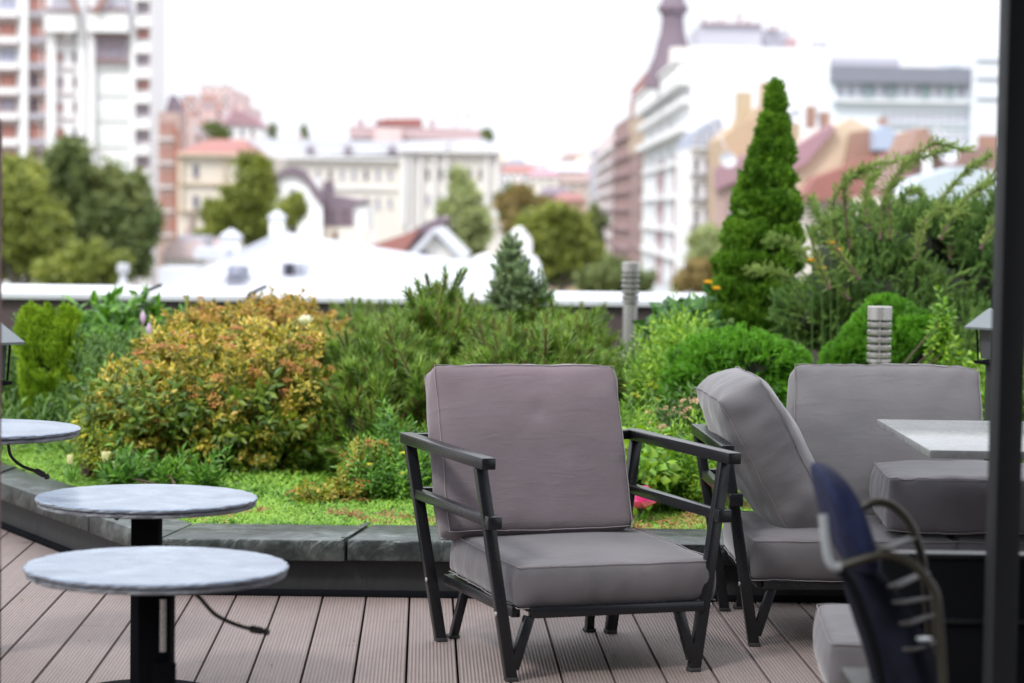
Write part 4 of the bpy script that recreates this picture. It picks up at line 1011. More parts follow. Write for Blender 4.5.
class Bld:
    """building whose front stands at distance Y; coordinates given as surveyed picture points"""
    def __init__(s,name,label,px0,px1,Y,depth,cat='building',group=None):
        s.Y=Y; s.dep=depth; a=at((px0+px1)/2,300,Y); s.o=Vector((a.x,Y,GZ)); s.root=empty(name,label,cat,s.o,group=group)
    def P(s,px,py,dy=0): return at(px,py,s.Y+dy)-s.o
    def box(s,px0,px1,ptop,mat,name='wall',pbot=None,dy=0,dep=None,bevel=0):
        yv=(ptop if pbot is None else (ptop+pbot)/2)
        a=s.P(px0,ptop,dy); b=s.P(px1,ptop,dy); z1=(a.z+b.z)/2; z0=0 if pbot is None else (s.P(px0,pbot,dy).z+s.P(px1,pbot,dy).z)/2
        return MB().bx(a.x,b.x,dy,dy+(dep or s.dep),z0,z1).build(name,mat,s.root)
    def poly(s,pts,mat,name='wall',dy=0,dep=None):
        P=[s.P(x,y,dy) for x,y in pts]; m=MB().prism(P,(0,dep or s.dep,0)); return m.build(name,mat,s.root)
    def roof(s,px0,px1,peave,pridge,mat,inset=.15,name='roof',over=4,dy=0,dep=None,hip=True):
        dep=dep or s.dep; a=s.P(px0,peave,dy); b=s.P(px1,peave,dy); r=s.P((px0+px1)/2,pridge,dy+dep*.5)
        ov=(b.x-a.x)*.01*over/4+.3; x0,x1=a.x-ov,b.x+ov; ze=(a.z+b.z)/2; i=(x1-x0)*inset
        vs=[(x0,dy-.5,ze),(x1,dy-.5,ze),(x1,dy+dep+.5,ze),(x0,dy+dep+.5,ze),(x0+i,dy+dep/2,r.z),(x1-i,dy+dep/2,r.z)]
        return MB().add(vs,[(3,2,1,0),(0,1,5,4),(1,2,5),(2,3,4,5),(3,0,4)]).build(name,mat,s.root)
    def win(s,px,py,wp,hp,fm=None,pane=None,dy=0,cols=2,rows=2):
        p=s.P(px,py,dy); k=(s.Y+dy)/F; return add_window(s.root,p.x,p.z,wp*k,hp*k,fm,pane,y=dy,cols=cols,rows=rows)
    def band(s,px0,px1,py,hp,mat,name='cornice',dy=0,out=.4):
        a=s.P(px0,py,dy); b=s.P(px1,py,dy); z=(a.z+b.z)/2; h=hp*s.Y/F
        return MB().bx(a.x,b.x,dy-out,dy-.003,z-h/2,z+h/2).build(name,mat,s.root)
# 1 high-rise -----------------------------------------------------------------
b=Bld('apartment_tower','tall pale apartment tower with red framed loggias at the left edge',0,150,270,12)
b.box(-60,151,-40,white)
for x0,x1 in ((21,28),(47,56),(78,86),(88,95),(131,136)): b.box(x0,x1,-45,white,'pier',dy=-.9,dep=.88)
ys=[6,32,58,83,108,134,160,186,212]
for i,y in enumerate(ys):
    for x in (-30,-8,11): b.win(x-3,y-3,15,11,redfr if i%2 or i>3 else lav,gl_r if i in(1,3,5,6,7) else gl_l,cols=3)
    b.band(-60,20.5,y+8,6,white,'balcony',out=1.2); b.band(-60,20.5,y+11.7,1.0,plum,'slab_edge',out=1.25)
    b.win(34.5,y-3,9,13,redfr,gl_d if i in(3,4,6) else gl_r); b.win(44,y-3,3,13,redfr,gl_r,cols=1)
    b.band(28.3,46.7,y+8,4,lav,'balcony',out=.8); b.band(28.3,46.7,y+11,1,plum,'slab_edge',out=.9)
    b.win(60,y-1,6,9,redfr if i%2 else lav,gl_r if i!=3 else gl_l); b.win(75,y-1,3.5,11,plum,gl_d,cols=1)
    b.band(56.3,77.7,y+11,1,plum,'slab_edge',out=.3)
    if i>=2: 
        b.band(95.3,130.7,y+12,1.2,pgrn,'string_course',out=.3)
        if i>2: b.band(97,129,y+2,12,pgrn,'panel',out=.12)
    for x in (140,146.5): b.win(x,y+2,4.6,9,redfr,gl_r if i in(1,3) else gl_l,cols=1)
    b.band(136.5,152,y-9,9,white,'balcony',out=1.4)
for x in (99,107,115,123): b.win(x,49,6,20,redfr,gl_l,dy=-.3,cols=2)
b.band(95,131,36.5,1.8,plum,'ledge',out=.9); b.band(95,131,62,1.2,plum,'ledge',out=.9)
b.band(48,79,23,20,white,'bay_front',out=2.2); b.band(90,131,23,20,white,'bay_front',out=2.2)
b.poly([(48,12),(79,12),(72,-10),(55,-10)],lav,'skylight',dy=-2,dep=3); b.poly([(92,12),(131,12),(124,-10),(100,-10)],lav,'skylight',dy=-2,dep=3)
b.band(48,79,11.2,1.6,plum,'ledge',out=2.6); b.band(90,131,10.4,1.6,plum,'ledge',out=2.6)
MB().bar(b.P(78,12,-2.7),b.P(66,-12,-2.7),.5,.4).build('roof_beam',redfr,b.root); MB().bar(b.P(95,12,-2.7),b.P(108,-6,-2.7),.5,.4).build('roof_beam',redfr,b.root)
# 2 house beside the tower with turret -------------------------------------------
b=Bld('corner_house','narrow pink cream house with a dark turret squeezed beside the apartment tower',160,178,262,6)
b.box(158,179,112,pink); b.poly([(165,112),(168,100),(170.5,94),(173,100),(177,112)],purple,'turret_roof',dep=6)
for y in (128,152,176,200,224):
    for x in (164,172): b.win(x,y,4,10,redfr,gl_r,cols=1)
    b.band(158,179,y+11,1.5,white,'string_course')
b.band(175,179,185,110,redfr,'drainpipe',out=.5)
# 3 cream house, red hipped roof ---------------------------------------------------
b=Bld('red_roof_house','cream three storey house with red hipped roof left of the leafy tree',178,262,240,26)
b.box(178,262,154,warm); b.roof(177,247,155,139,redroof,.25)
b.band(178,262,155,2.5,tan,'cornice',out=.8)
for y in (184,211): b.band(178,262,y,1.6,tan,'string_course')
for y in (171,202): b.win(196,y,5,12,lav,gl_d)
for y in (171,202): b.win(240,y,5,12,lav,gl_d)
for x in(182,224.5): b.band(x-.8,x+.8,185,60,tan,'drainpipe')
b.band(190,194,222,18,brown,'doorway'); b.win(215,225,7,11,lav,gl_d)
# 4 pink ornate house on the hill ------------------------------------------------------
b=Bld('hill_apartment_house','pink stepped apartment house on the hill behind the red roof',180,236,420,30)
pinkl=W_('light_pink_render',(.78,.60,.58),var=.2,scale=.12)
b.box(181,200,95,pinkl); b.box(200,232,88,pinkl,dy=-1); b.box(232,244,104,pinkl); b.box(190,248,118,pinkl,dy=-3)
rg=random.Random(4)
for x in range(184,246,7):
    for y in range(98,150,8):
        if (x<232 or y>108): b.win(x,y,3.4,4.8,white if rg.random()<.5 else redfr,rg.choice([gl_d,gl_r,gl_l]),dy=-3 if y>120 and x>192 else (-1 if 200<x<231 else 0),cols=1,rows=1)
for x in (204,212,221,228): b.box(x-1.5,x+1.5,85,brown,'chimney',pbot=88,dy=2,dep=2)
b.poly([(222,124),(228,116),(240,110),(252,116),(264,127)],rose,'roof',dy=-8,dep=12); b.box(226,262,126,white,'annex_wall',dy=-7.5,dep=11)
for x in (232,242,252): b.win(x,133,3,6,lav,gl_d,dy=-7.5,cols=1)
# 5 long cream palace ---------------------------------------------------------------------
b=Bld('long_cream_building','long cream classical building with a white tin roof across the middle distance',235,502,320,30)
b.box(236,400,157,cream,dy=2); b.box(400,500,150,W_('pale_cream_render',(.84,.81,.75)),dy=0)
b.poly([(232,157),(500,153),(486,139),(400,141),(250,138)],wroof,'roof',dy=4,dep=22)
b.band(236,399.5,158,3,white,'cornice',dy=2,out=1); b.band(399,501,151,3.5,white,'cornice',out=1.2)
for x in range(246,398,12):
    for y in (175,203): b.win(x,y,4.2,10,cream,gl_l if (x//12)%3 else gl_d,dy=2)
b.band(236,399,188,1.5,white,'string_course',dy=2)
for x in (404,410,420,434,446,487,497): b.band(x-1.3,x+1.3,190,72,white,'pilaster',out=.7)
for x in (428,441,455,470,480):
    for y in (174,200,226): b.win(x,y,4,11,cream,gl_l if y!=174 else gl_d)
b.band(418.5,421,190,74,greyr,'drainpipe',out=.5)
for x,y in ((252,140),(300,141),(348,146),(443,145)): b.box(x-2,x+2,y-6,pink,'chimney',pbot=y+3,dy=6,dep=3)
for x in (310,348,392,448): b.poly([(x-5,152),(x+5,152),(x,145)],purple,'dormer',dy=3.2,dep=3)
# purple mansard floor with terrace
b=Bld('rooftop_storey','dusty rose attic storey with dark window band above the cream building',350,490,352,18)
b.box(350,486,138,W_('rose_render',(.70,.50,.52)),'wall'); b.band(350,486,136.5,5,W_('rose_eave',(.74,.55,.56)),'eave',out=1.6)
a=b.P(350,138); 
b.poly([(349,134),(487,138),(487,130.5),(452,128),(349,126)],W_('rose_fascia',(.72,.52,.53)),'roof',dy=-1.5,dep=18)
for x in list(range(354,372,6))+list(range(405,484,7)): b.win(x,141,5,8,plum,gl_d,dy=-.1,cols=1)
b.box(374,402,128,pinkl,'stair_block',dy=-2.5,dep=6)
b.poly([(374,124),(385,118.5),(420,118),(420,126),(395,125)],redroof,'upper_roof',dy=3,dep=10)
for x in (360,378,432): b.box(x-2,x+2,119,plum,'chimney',pbot=130,dy=4,dep=3)
for x in range(400,486,9): b.band(x,x+7,151,6,white,'terrace_screen',out=3)
# masts
b.root
m_=MB()
for x,h in ((454,113),(459,109),(466,111),(470,114)): m_.tube([b.P(x,128,4),b.P(x,h,4)],.12,5)
m_.tube([b.P(450,112.5,4),b.P(474,114,4)],.1,5); m_.build('antenna',lav,b.root)
# 6 baroque white gable house -----------------------------------------------------------------
b=Bld('gabled_house','white house with curved baroque gable and purple mansard roof',268,366,150,12)
b.poly([(268,262),(268,198),(271,184),(279,176),(290,173),(300,176),(308,184),(313,196),(322,205),(322,262)],wall('bright_white',(.93,.93,.95),.03),dep=1.0)
arcp=[(262,194),(269,186),(276,175),(285,168),(294,166.5),(303,170),(310,180),(317,189),(323,194),(323,206),(316,200),(309,186),(301,178),(290,174.5),(279,177.5),(271,186),(266,200)]
b.poly(arcp,purple,'gable_coping',dy=-.35,dep=2)
b.poly([(323,226),(323,194),(338,196),(366,202),(353,205),(353,226)],purple,'mansard_roof',dy=.5,dep=10)
b.box(323,364,226,warm,'wall',dy=.6,dep=9)
b.box(353.5,366,205,white,'side_wall',dy=.8,dep=8); b.win(331,214,5,10,plum,gl_d,dy=.45); b.win(345,214,5,10,plum,gl_d,dy=.45)
b.box(323,332,181,purple,'chimney',pbot=196,dy=1.5,dep=2); b.box(313.5,320,178,white,'chimney',pbot=196,dy=1.2,dep=1)
b.win(297,215,6,12,white,gl_l); b.win(292,192,6,8,white,gl_l)
b.win(337,236,6,9,redfr,gl_d,dy=.58); b.box(338,368,229,W_('cream2',(.8,.77,.7)),'bay_wall',dy=-3,dep=3.5)
# small pink house bits at left
b=Bld('small_pink_house','small house with pale pink roof behind the urn topped roof',165,215,120,12)
b.box(162,206,258,white); b.poly([(160,258),(168,243),(196,240),(208,258)],W_('pale_pink_roof',(.75,.60,.60)),'roof',dy=-.5,dep=13)
b.box(178,206,236,lav,'dormer_wall',pbot=246,dy=1,dep=3); b.box(185,189,228,pink,'chimney',pbot=245,dy=3,dep=1)
# 7 white roofed building just beyond the parapet ------------------------------------------------
YB=62
b=Bld('white_roof_building','low building just beyond the parapet with a huge white tin hipped roof',160,540,YB,20)
b.box(156,545,300,white,dep=24)
def rp_(px,py,d): return at(px,py,YB+d)-b.o
E0=rp_(150,294,-.5); E1=rp_(548,302,-.5); R0=rp_(283,232,12); R1=rp_(402,258,12); 
zb=E0.z
vs=[E0,E1,Vector((E1.x,25,zb)),Vector((E0.x,25,zb)),R0,Vector((rp_(303,229,12).x,12,R0.z)),rp_(530,263,9)]
MB().add([E0,E1,Vector((E1.x,24,zb)),Vector((E0.x,24,zb)),R0,rp_(340,246,12),rp_(400,262,8),rp_(540,264,8),Vector((rp_(540,264,8).x,20,rp_(540,264,8).z))],
 [(0,1,7,6,5,4),(0,4,3),(3,4,5,6,2),(6,7,8,2),(1,2,8,7)]).build('roof',wroof,b.root)
# standing seams
def onroof(px,f):
    a=rp_(px,298,-.5)
    return a
m_=MB()
for k in range(15):
    u=k/14; top=lerp(R0,rp_(340,246,12),max(0,(u-.35)/.65)) ; bot=lerp(E0,E1,u*.62)
    m_.bar(bot+Vector((0,0,.03)),top+Vector((0,0,.03)),.035,.04)
m_.build('standing_seams',wroof,b.root)
def chimney(px,pt,pb,wp,d,name='chimney'):
    a=rp_(px,pb,d); t_=rp_(px,pt,d); w=wp*(YB+d)/F
    o_=MB().bx(a.x-w/2,a.x+w/2,a.y-w/2,a.y+w/2,a.z-.8,t_.z-.25).build(name,white,b.root,bevel=.02)
    c_=MB().bx(a.x-w*.62,a.x+w*.62,a.y-w*.62,a.y+w*.62,t_.z-.25,t_.z-.12)
    w2=w*.6; c_.add([(a.x-w2,a.y-w2,t_.z-.119),(a.x+w2,a.y-w2,t_.z-.119),(a.x+w2,a.y+w2,t_.z-.119),(a.x-w2,a.y+w2,t_.z-.119),(a.x,a.y,t_.z+.08)],[(3,2,1,0),(0,1,4),(1,2,4),(2,3,4),(3,0,4)]); c_.build('chimney_cap',wroof,o_)
chimney(231,231,252,17,9); chimney(277,212,232,14,13)
b.box(194,226,248,wroof,'parapet_block',pbot=259,dy=6,dep=2)
b.box(158,196,268,wroof,'parapet_block',pbot=292,dy=3,dep=2)
# dormer with dark opening
dm=b.box(281,305,263,wroof,'dormer',pbot=278,dy=3.2,dep=4); b.band(278,309,262,1.6,wroof,'dormer_roof',dy=3.1,out=.35)
p_=b.P(289.5,270,3.19); MB().bx(p_.x-.12,p_.x+.12,3.12,3.19,p_.z-.17,p_.z+.17).build('dormer_opening',gl_d,b.root)
b.poly([(225,286),(228,267),(242,267),(245,286)],greyr,'roof_hatch',dy=1.2,dep=1.5); b.poly([(229.5,274),(231,269.5),(239,269.5),(241,274)],gl_l,'hatch_pane',dy=1.12,dep=.07)
m_=MB(); p_=rp_(123,290,0); k=YB/F
m_.lathe([(9*k,0),(9*k,2*k),(5*k,8*k),(3*k,14*k),(3*k,17*k),(6*k,20*k),(6.5*k,27*k),(3*k,28.5*k)],p_-Vector((0,0,2*k)),20); m_.build('urn_finial',wroof,b.root,smooth=True)
p_=rp_(142,291,0); MB().lathe([(12*k,0),(11*k,3*k),(7*k,6*k),(.1*k,7.5*k)],p_-Vector((0,0,2*k)),20).build('dome_vent',wroof,b.root,smooth=True)
b.box(108,160,291,wroof,'parapet_block',pbot=300,dy=-.3,dep=2)
# 8 roofs right of it -------------------------------------------------------------------------------
b=Bld('plum_roof_house','house with dark plum and rusty red roofs left of the birch',362,452,105,12)
b.poly([(352,262),(398,258),(447,219),(440,216),(398,238),(352,252)],purple,'roof',dep=8); b.box(356,398,252,pink,dy=.5)
b.poly([(361,256),(372,245),(420,229),(400,258)],redroof,'lower_roof',dy=-1,dep=5)
for x,y in ((372,232),(410,226),(434,215)): b.box(x-1.5,x+1.5,y,white,'chimney',pbot=y+16,dy=3,dep=.6)
b=Bld('white_gable_house','small white gabled house with snow white eaves left of the birch',400,462,92,10)
b.poly([(404,300),(404,262),(434,236),(460,258),(460,300)],W_('lightwall',(.80,.79,.76)),'wall')
b.poly([(398,265),(432,229),(437,231),(404,268)],wroof,'eave',dy=-.4,dep=11); b.poly([(434,232),(438,230),(466,258),(462,262)],wroof,'eave',dy=-.4,dep=11); b.win(424,255,7,7,plum,gl_g)
b=Bld('white_dormer_house','white house with rounded dormer right of the dwarf spruce',478,535,100,12)
b.poly([(470,300),(470,262),(484,258),(498,262),(498,300)],white,'wall'); b.poly([(508,300),(508,240),(513,232),(522,228),(532,240),(532,300)],white,'rounded_gable',dy=1)

# 9 distant hillside houses ------------------------------------------------------------------------------
rg=random.Random(12)
cols=[white,cream,warm,pink,bluew,pinkl,lav,orange]; rfs=[redroof,greyr,rose,wroof,brown,tan,purple]
kinds=['white','cream','warm beige','dull pink','bluish white','light pink','lavender grey','pale orange']; rk=['red','dark grey','rose','white','brown','tan','slate']
far_=[(500,540,168,620,0),(504,528,162,800,6),(528,560,172,560,1),(548,590,166,640,5),(560,600,178,520,2),(575,604,160,850,4),(540,572,190,470,3),(556,586,196,450,7),(500,532,186,480,0),(585,612,172,600,1),(520,548,158,1100,4),(560,592,156,1300,6),(498,515,156,900,5),(590,618,152,1000,0)]
pl_=['nearest the cream building','with the lowest roofline','left of the street trees','above the street trees','nearest the street','tallest on the ridge','half hidden by the trees','just above the olive tree','beside the cream palace end','closest to the brown street block','on the far ridge','farthest on the horizon','behind the corner of the cream building','behind the street on the skyline']
for i,(x0,x1,yt,Y,ci) in enumerate(far_):
    b=Bld('distant_house','distant %s house with %s roof, %s'%(kinds[ci],rk[i%7],pl_[i]),x0,x1,Y,30,'house','distant houses on the hill across the valley')
    b.box(x0,x1,yt+5,cols[ci]); b.roof(x0,x1,yt+5,yt-3,rfs[i%7],.2)
    st=9 if Y<600 else 7
    for x in np.arange(x0+4,x1-2,st):
        for y in np.arange(yt+11,yt+38,st+1): b.win(float(x),float(y),2.6,4,cols[ci],gl_d if rg.random()<.6 else gl_r,cols=1,rows=1)
hill=MB(); vs=[];fs=[]
for i in range(41):
    x=-1600+i*80; z=20+26*noise.noise(Vector((x*.0018,4,0))); vs+= [(x,1150,GZ),(x,1500,z),(x,2400,z+18)]
for i in range(40):
    for k in range(2): a_=i*3+k; fs.append((a_,a_+3,a_+4,a_+1))
h_=MB().add(vs,fs).build('hills',wall('hazy_hill',(.52,.54,.54),.1,.01),smooth=True); tag(h_,kind='structure')
# 10 street side row, receding facades ---------------------------------------------------------------------
class Row:
    """block with a street facade running from near point (pxn,Yn) to far point (pxf,Yf) and a front facing the camera to the right"""
    def __init__(s,name,label,pxn,Yn,pxf,Yf,ztop_py,width):
        a=at(pxn,250,Yn); c=at(pxf,250,Yf); s.a=Vector((a.x,Yn,0)); s.c=Vector((c.x,Yf,0)); s.zt=at(pxn,ztop_py,Yn).z-GZ
        s.o=Vector((a.x,Yn,GZ)); s.root=empty(name,label,'building',s.o); s.w=width
        s.v=s.c-s.a; s.L=s.v.length; s.dir=s.v.normalized(); s.rz=math.atan2(-s.dir.y,-s.dir.x)   # facade normal to the left
    def body(s,mat,z0=0,z1=None,name='wall',grow=0):
        z1=z1 or s.zt; n=Vector((-s.dir.y,s.dir.x,0)); 
        a=n*grow; c=s.v+n*grow; r=Vector((s.w,0,0))
        m=MB(); vs=[Vector((p.x,p.y,z)) for z in(z0,z1) for p in (a,a+r,c+r,c)]
        m.add(vs,[(3,2,1,0),(4,5,6,7),(0,1,5,4),(1,2,6,5),(2,3,7,6),(3,0,4,7)]); return m.build(name,mat,s.root)
    def win(s,t,z,w,h,fm,pane,cols=2,rows=2):
        n=Vector((-s.dir.y,s.dir.x,0)); p=s.v*t+n*.0
        return add_window(s.root,(p.x,p.y),z,w,h,fm,pane,rz=s.rz,cols=cols,rows=rows)
    def band(s,t0,t1,z,h,mat,out=.5,name='cornice'):
        n=Vector((-s.dir.y,s.dir.x,0)); a=s.v*t0+n*.01; c=s.v*t1+n*.01
        m=MB(); vs=[Vector((p.x,p.y,zz)) for zz in(z-h/2,z+h/2) for p in (a,a+n*out,c+n*out,c)]
        m.add(vs,[(3,2,1,0),(4,5,6,7),(0,1,5,4),(1,2,6,5),(2,3,7,6),(3,0,4,7)]); return m.build(name,mat,s.root)
    def pan(s,t0,t1,z0,z1,mat,out=.06,name='panel'): return s.band(t0,t1,(z0+z1)/2,z1-z0,mat,out,name)
# white corner block with turret roof
r=Row('turret_building','white corner building with pink panels and a bottle shaped dark turret roof',690,190,643,258,74,8)
r.body(bluew); r.zt0=r.zt
z=lambda py,px=690,Y=190: at(px,py,Y).z-GZ
for py,h,m_,o_ in ((74,3,white,1.2),(100,.9,white,.9),(128,1.0,white,1.0),(60,.5,white,1.4)): r.band(0,1,z(py),h*.55,m_,o_)
for t0 in (.12,.34,.56,.78):
    for py in (88,116,150,186,214,242,270): 
        r.win(t0+.03,z(py),2.6,1.9 if py in(116,) else 2.2,white,gl_r if py in(116,) else gl_l)
for t0,t1 in ((.16,.30),(.50,.66)):
    r.pan(t0,t1,z(300),z(150),plum,.05)
for t0 in (.20,.55):
    for py in (172,205,240,268): r.pan(t0,t0+.07,z(py+9),z(py-9),W_('pink_glass',(.55,.34,.36)),.12,'bay_panel')
for py in (160,196,232,262): r.band(0,1,z(py),.35,white,.35,'balcony')
r.pan(.92,1,z(300),z(80),pgrn,.1,'corner_strip')
tc=(r.a+r.c)/2-Vector((r.o.x,r.o.y,0)); 
p=at(672,62,215)-r.o; k=215/F
T=MB(); T.lathe([(27*k,-26*k),(24*k,-8*k),(18*k,6*k),(15.5*k,18*k),(12*k,30*k),(11*k,42*k),(11*k,46*k),(15*k,50*k),(15.5*k,55*k),(12*k,58*k),(10*k,68*k),(3*k,92*k)],p,24).build('turret_roof',purple,r.root,smooth=True)
q=at(683,48,200)-r.o; MB().bx(q.x-1,q.x+1.2,q.y-1,q.y+2,q.z-2.2,q.z).build('turret_dormer',cream,r.root)
# big blank white firewall to the right of it
b=Bld('blank_wall_building','huge blank white firewall building right of the turret',690,830,189,12)
b.box(692,830,47,W_('blank_white',(.86,.87,.90),var=.03)); b.box(700,762,24,lav,'attic_storey',pbot=46.5,dy=3,dep=12); b.box(762,790,30,lav,'attic_storey',pbot=46.5,dy=5,dep=12)
b.band(700,762,24,1.6,plum,'roof_edge',dy=3); b.box(787,797,38,plum,'chimney',pbot=46.6,dy=2,dep=2); b.box(815,828,41,lav,'chimney',pbot=47,dy=3,dep=3)
for x,y in ((705,20),(715,22),(722,21),(740,14),(748,22),(770,28),(776,27)): b.box(x-1.2,x+1.2,y-2,plum,'vent',pbot=24 if x<760 else 30,dy=4,dep=1)
# brown brick block
r=Row('brown_street_block','brown brick street block with red gable left of the white corner building',643,262,612,330,105,20)
r.body(brown); z=lambda py,px=643,Y=262: at(px,py,Y).z-GZ
r.pan(.0,.45,z(150),z(112),W_('yellow_brick',(.72,.55,.38)),.1)
for py in (118,140,160,180,200,222,244,262):
    for t0 in (.06,.2,.34,.50,.66,.82): r.win(t0,z(py),1.9,2.3,plum,gl_d if t0 in(.06,.2) else gl_r,cols=1)
    r.band(.4,1,z(py+9),.35,plum,.4,'balcony')
p=at(643,105,262)-r.o
MB().prism([Vector((0,0,r.zt)),r.v*.45+Vector((0,0,r.zt)),r.v*.45+Vector((0,0,r.zt+1.0)),r.v*.4+Vector((0,0,r.zt+3)),Vector((0,0,r.zt+3.6))],(9,2,0)).build('roof',redroof,r.root)
# pale block further down
r=Row('pale_street_block','pale pink street block farther down the street',613,335,596,430,128,25)
r.body(pinkl); z=lambda py,px=613,Y=335: at(px,py,Y).z-GZ
for py in range(140,262,15):
    for t0 in (.08,.25,.42,.6,.8): r.win(t0,z(py),2.2,2.6,white,gl_r,cols=1)
    r.band(0,1,z(py+7),.35,white,.8,'balcony')
r=Row('grey_street_block','bluish grey block at the far end of the street',598,440,588,520,150,25)
r.body(lav); z=lambda py,px=598,Y=440: at(px,py,Y).z-GZ
for py in range(160,230,13):
    for t0 in (.1,.4,.7): r.win(t0,z(py),2.4,3,white,gl_d,cols=1)
# white ornate block with blue mansard (690-725)
b=Bld('ornate_white_house','narrow white ornate house with blue grey mansard left of the orange house',690,728,172,14)
b.box(690,724,146,white); b.poly([(690,147),(694,133),(700,128),(716,118),(722,120),(724,147)],greyr if False else W_('blue_mansard',(.42,.46,.58)),'mansard_roof',dy=-.3,dep=14)
for x in (697,707,718): b.win(x,138,4.5,9,white,gl_l,dy=-.3)
for y in (165,190,216,242,266):
    for x in (696,706,717): b.win(x,y,5,13,white,gl_d if x==696 else gl_l)
    b.band(690,724,y+9.5,1.6,lav,'balcony',out=.6)
b.band(690,724,148,2.2,white,'cornice',out=.6)
# orange house
b=Bld('orange_house','orange rendered house with stepped gable behind the tall thuja',722,800,160,16)
b.poly([(722,320),(722,138),(735,126),(752,118),(757,107),(768,107),(774,116),(800,112),(800,320)],orange); b.box(738,752,92,W_('yellow_chimney',(.78,.62,.42)),'chimney',pbot=125,dy=4,dep=2); b.box(762,774,82,orange,'chimney',pbot=110,dy=4,dep=2)
b.poly([(716,168),(760,148),(760,172),(716,190)],rose,'lower_roof',dy=-2,dep=2); b.box(716,742,188,pink,'annex_wall',dy=-1.5,dep=1.4)
b.win(731,208,6,14,redfr,gl_l,dy=-1.5); b.win(731,238,6,12,redfr,gl_l,dy=-1.5)
for x,y,r_ in ((727,161,6),(795,118,8),(820,122,10)):
    p=b.P(x,y,-4); 
    d_=MB().lathe([(.02,0),(r_*k*.5,.06),(r_*k*.95,.26),(r_*k,.30),(r_*k*.93,.28),(r_*k*.5,.1),(.02,.04)],(0,0,0),20); o_=d_.build('satellite_dish',wroof,b.root,smooth=True); o_.location=p; o_.rotation_euler=(R(70),0,R(10)) ; k=160/F*.9
    MB().tube([(0,0,0),(0,1.2,-.3),(0,4,-3.0)],.05,6).build('dish_arm',M['steel'],o_)
# low roofs on the right
b=Bld('tan_roof_house','house with tan and rose roofs and brick chimneys right of the thuja',790,880,120,14)
b.poly([(796,190),(796,150),(850,118),(876,130),(876,190)],tan,'roof',dep=10); b.poly([(790,172),(790,150),(832,124),(836,128),(806,164)],rose,'side_roof',dy=-.5,dep=3)
b.poly([(845,168),(852,132),(880,128),(896,160),(896,176)],brick,'brick_gable',dy=-1,dep=6); b.poly([(800,200),(815,178),(890,150),(930,170),(930,200)],redroof,'lower_roof',dy=-3,dep=6)
b.box(792,935,198,W_('cream3',(.7,.66,.6)),'wall',dy=-1.5,dep=16)
b.poly([(876,150),(876,130),(884,124),(894,130),(894,150)],W_('blue_sheet',(.50,.60,.78)),'blue_dormer',dy=-3,dep=3)
for x,y in ((812,106),(826,112),(884,118),(868,150)): b.box(x-4,x+4,y,brick,'chimney',pbot=y+22,dy=2,dep=1)
b=Bld('brick_roof_house','low brown brick house with dark roof and white dish behind the juniper',905,1000,105,14)
b.poly([(908,152),(918,130),(926,127),(944,152)],brick,'brick_gable',dep=6); b.poly([(888,190),(905,152),(1010,146),(1030,190)],W_('brown_tile',(.36,.22,.19),var=.2),'roof',dy=1,dep=8)
b.box(982,1000,135,brick,'chimney',pbot=152,dy=2,dep=1); b.poly([(900,200),(920,178),(960,166),(1000,172),(1030,205)],W_('paleblue_roof',(.62,.72,.80)),'front_roof',dy=-4,dep=4)
b.box(900,1030,196,W_('tan_wall',(.75,.68,.56)),'wall',dy=-3.5,dep=14); b.box(925,932,152,white,'chimney',pbot=176,dy=-3,dep=.6)
p=b.P(948,155,-6); k=99/F; o_=MB().lathe([(.02,0),(4.5*k,.05),(9*k,.16),(9.3*k,.18),(8.6*k,.17),(.02,.03)],(0,0,0),24).build('satellite_dish',wroof,b.root,smooth=True); o_.location=p; o_.rotation_euler=(R(80),0,R(5))
MB().tube([(0,0,0),(0,.8,-.3),(0,1.6,-2.0)],.05,6).build('dish_arm',M['steel'],o_)
# modern bluish office
b=Bld('office_building','long pale blue office building with dark roof band at the upper right',830,980,230,24)
b.box(832,976,80,W_('office_pale',(.78,.84,.87),var=.04)); b.poly([(832,82),(832,66),(976,68),(978,84)],greyr,'roof',dy=-1.2,dep=20)
b.box(832,900,58,lav,'plant_room',pbot=66,dy=6,dep=8); b.box(974,1050,48,bluew,'tower_wing',dy=-2,dep=14); b.box(950,976,58,bluew,'stair_head',pbot=67,dy=5,dep=6)
for x in range(840,974,11): b.win(x,91,6.5,11,white,gl_l,cols=3)
for x in (868,891,925,949): b.band(x-2.2,x+2.2,91,15,W_('teal_panel',(.38,.52,.52)),'teal_pier',out=.5)
for x in range(885,976,8):
    for y in (118,138,156): b.win(x,y,5,9,white,gl_l,cols=2)
b.band(832,976,102,2,white,'cornice',out=.9); 
for y in (60,78,98): b.band(976,1050,y,1.2,lav,'string_course',dy=-2,out=.3)
for y in (128,148): b.band(880,976,y,1,greyr,'string_course',out=.2)
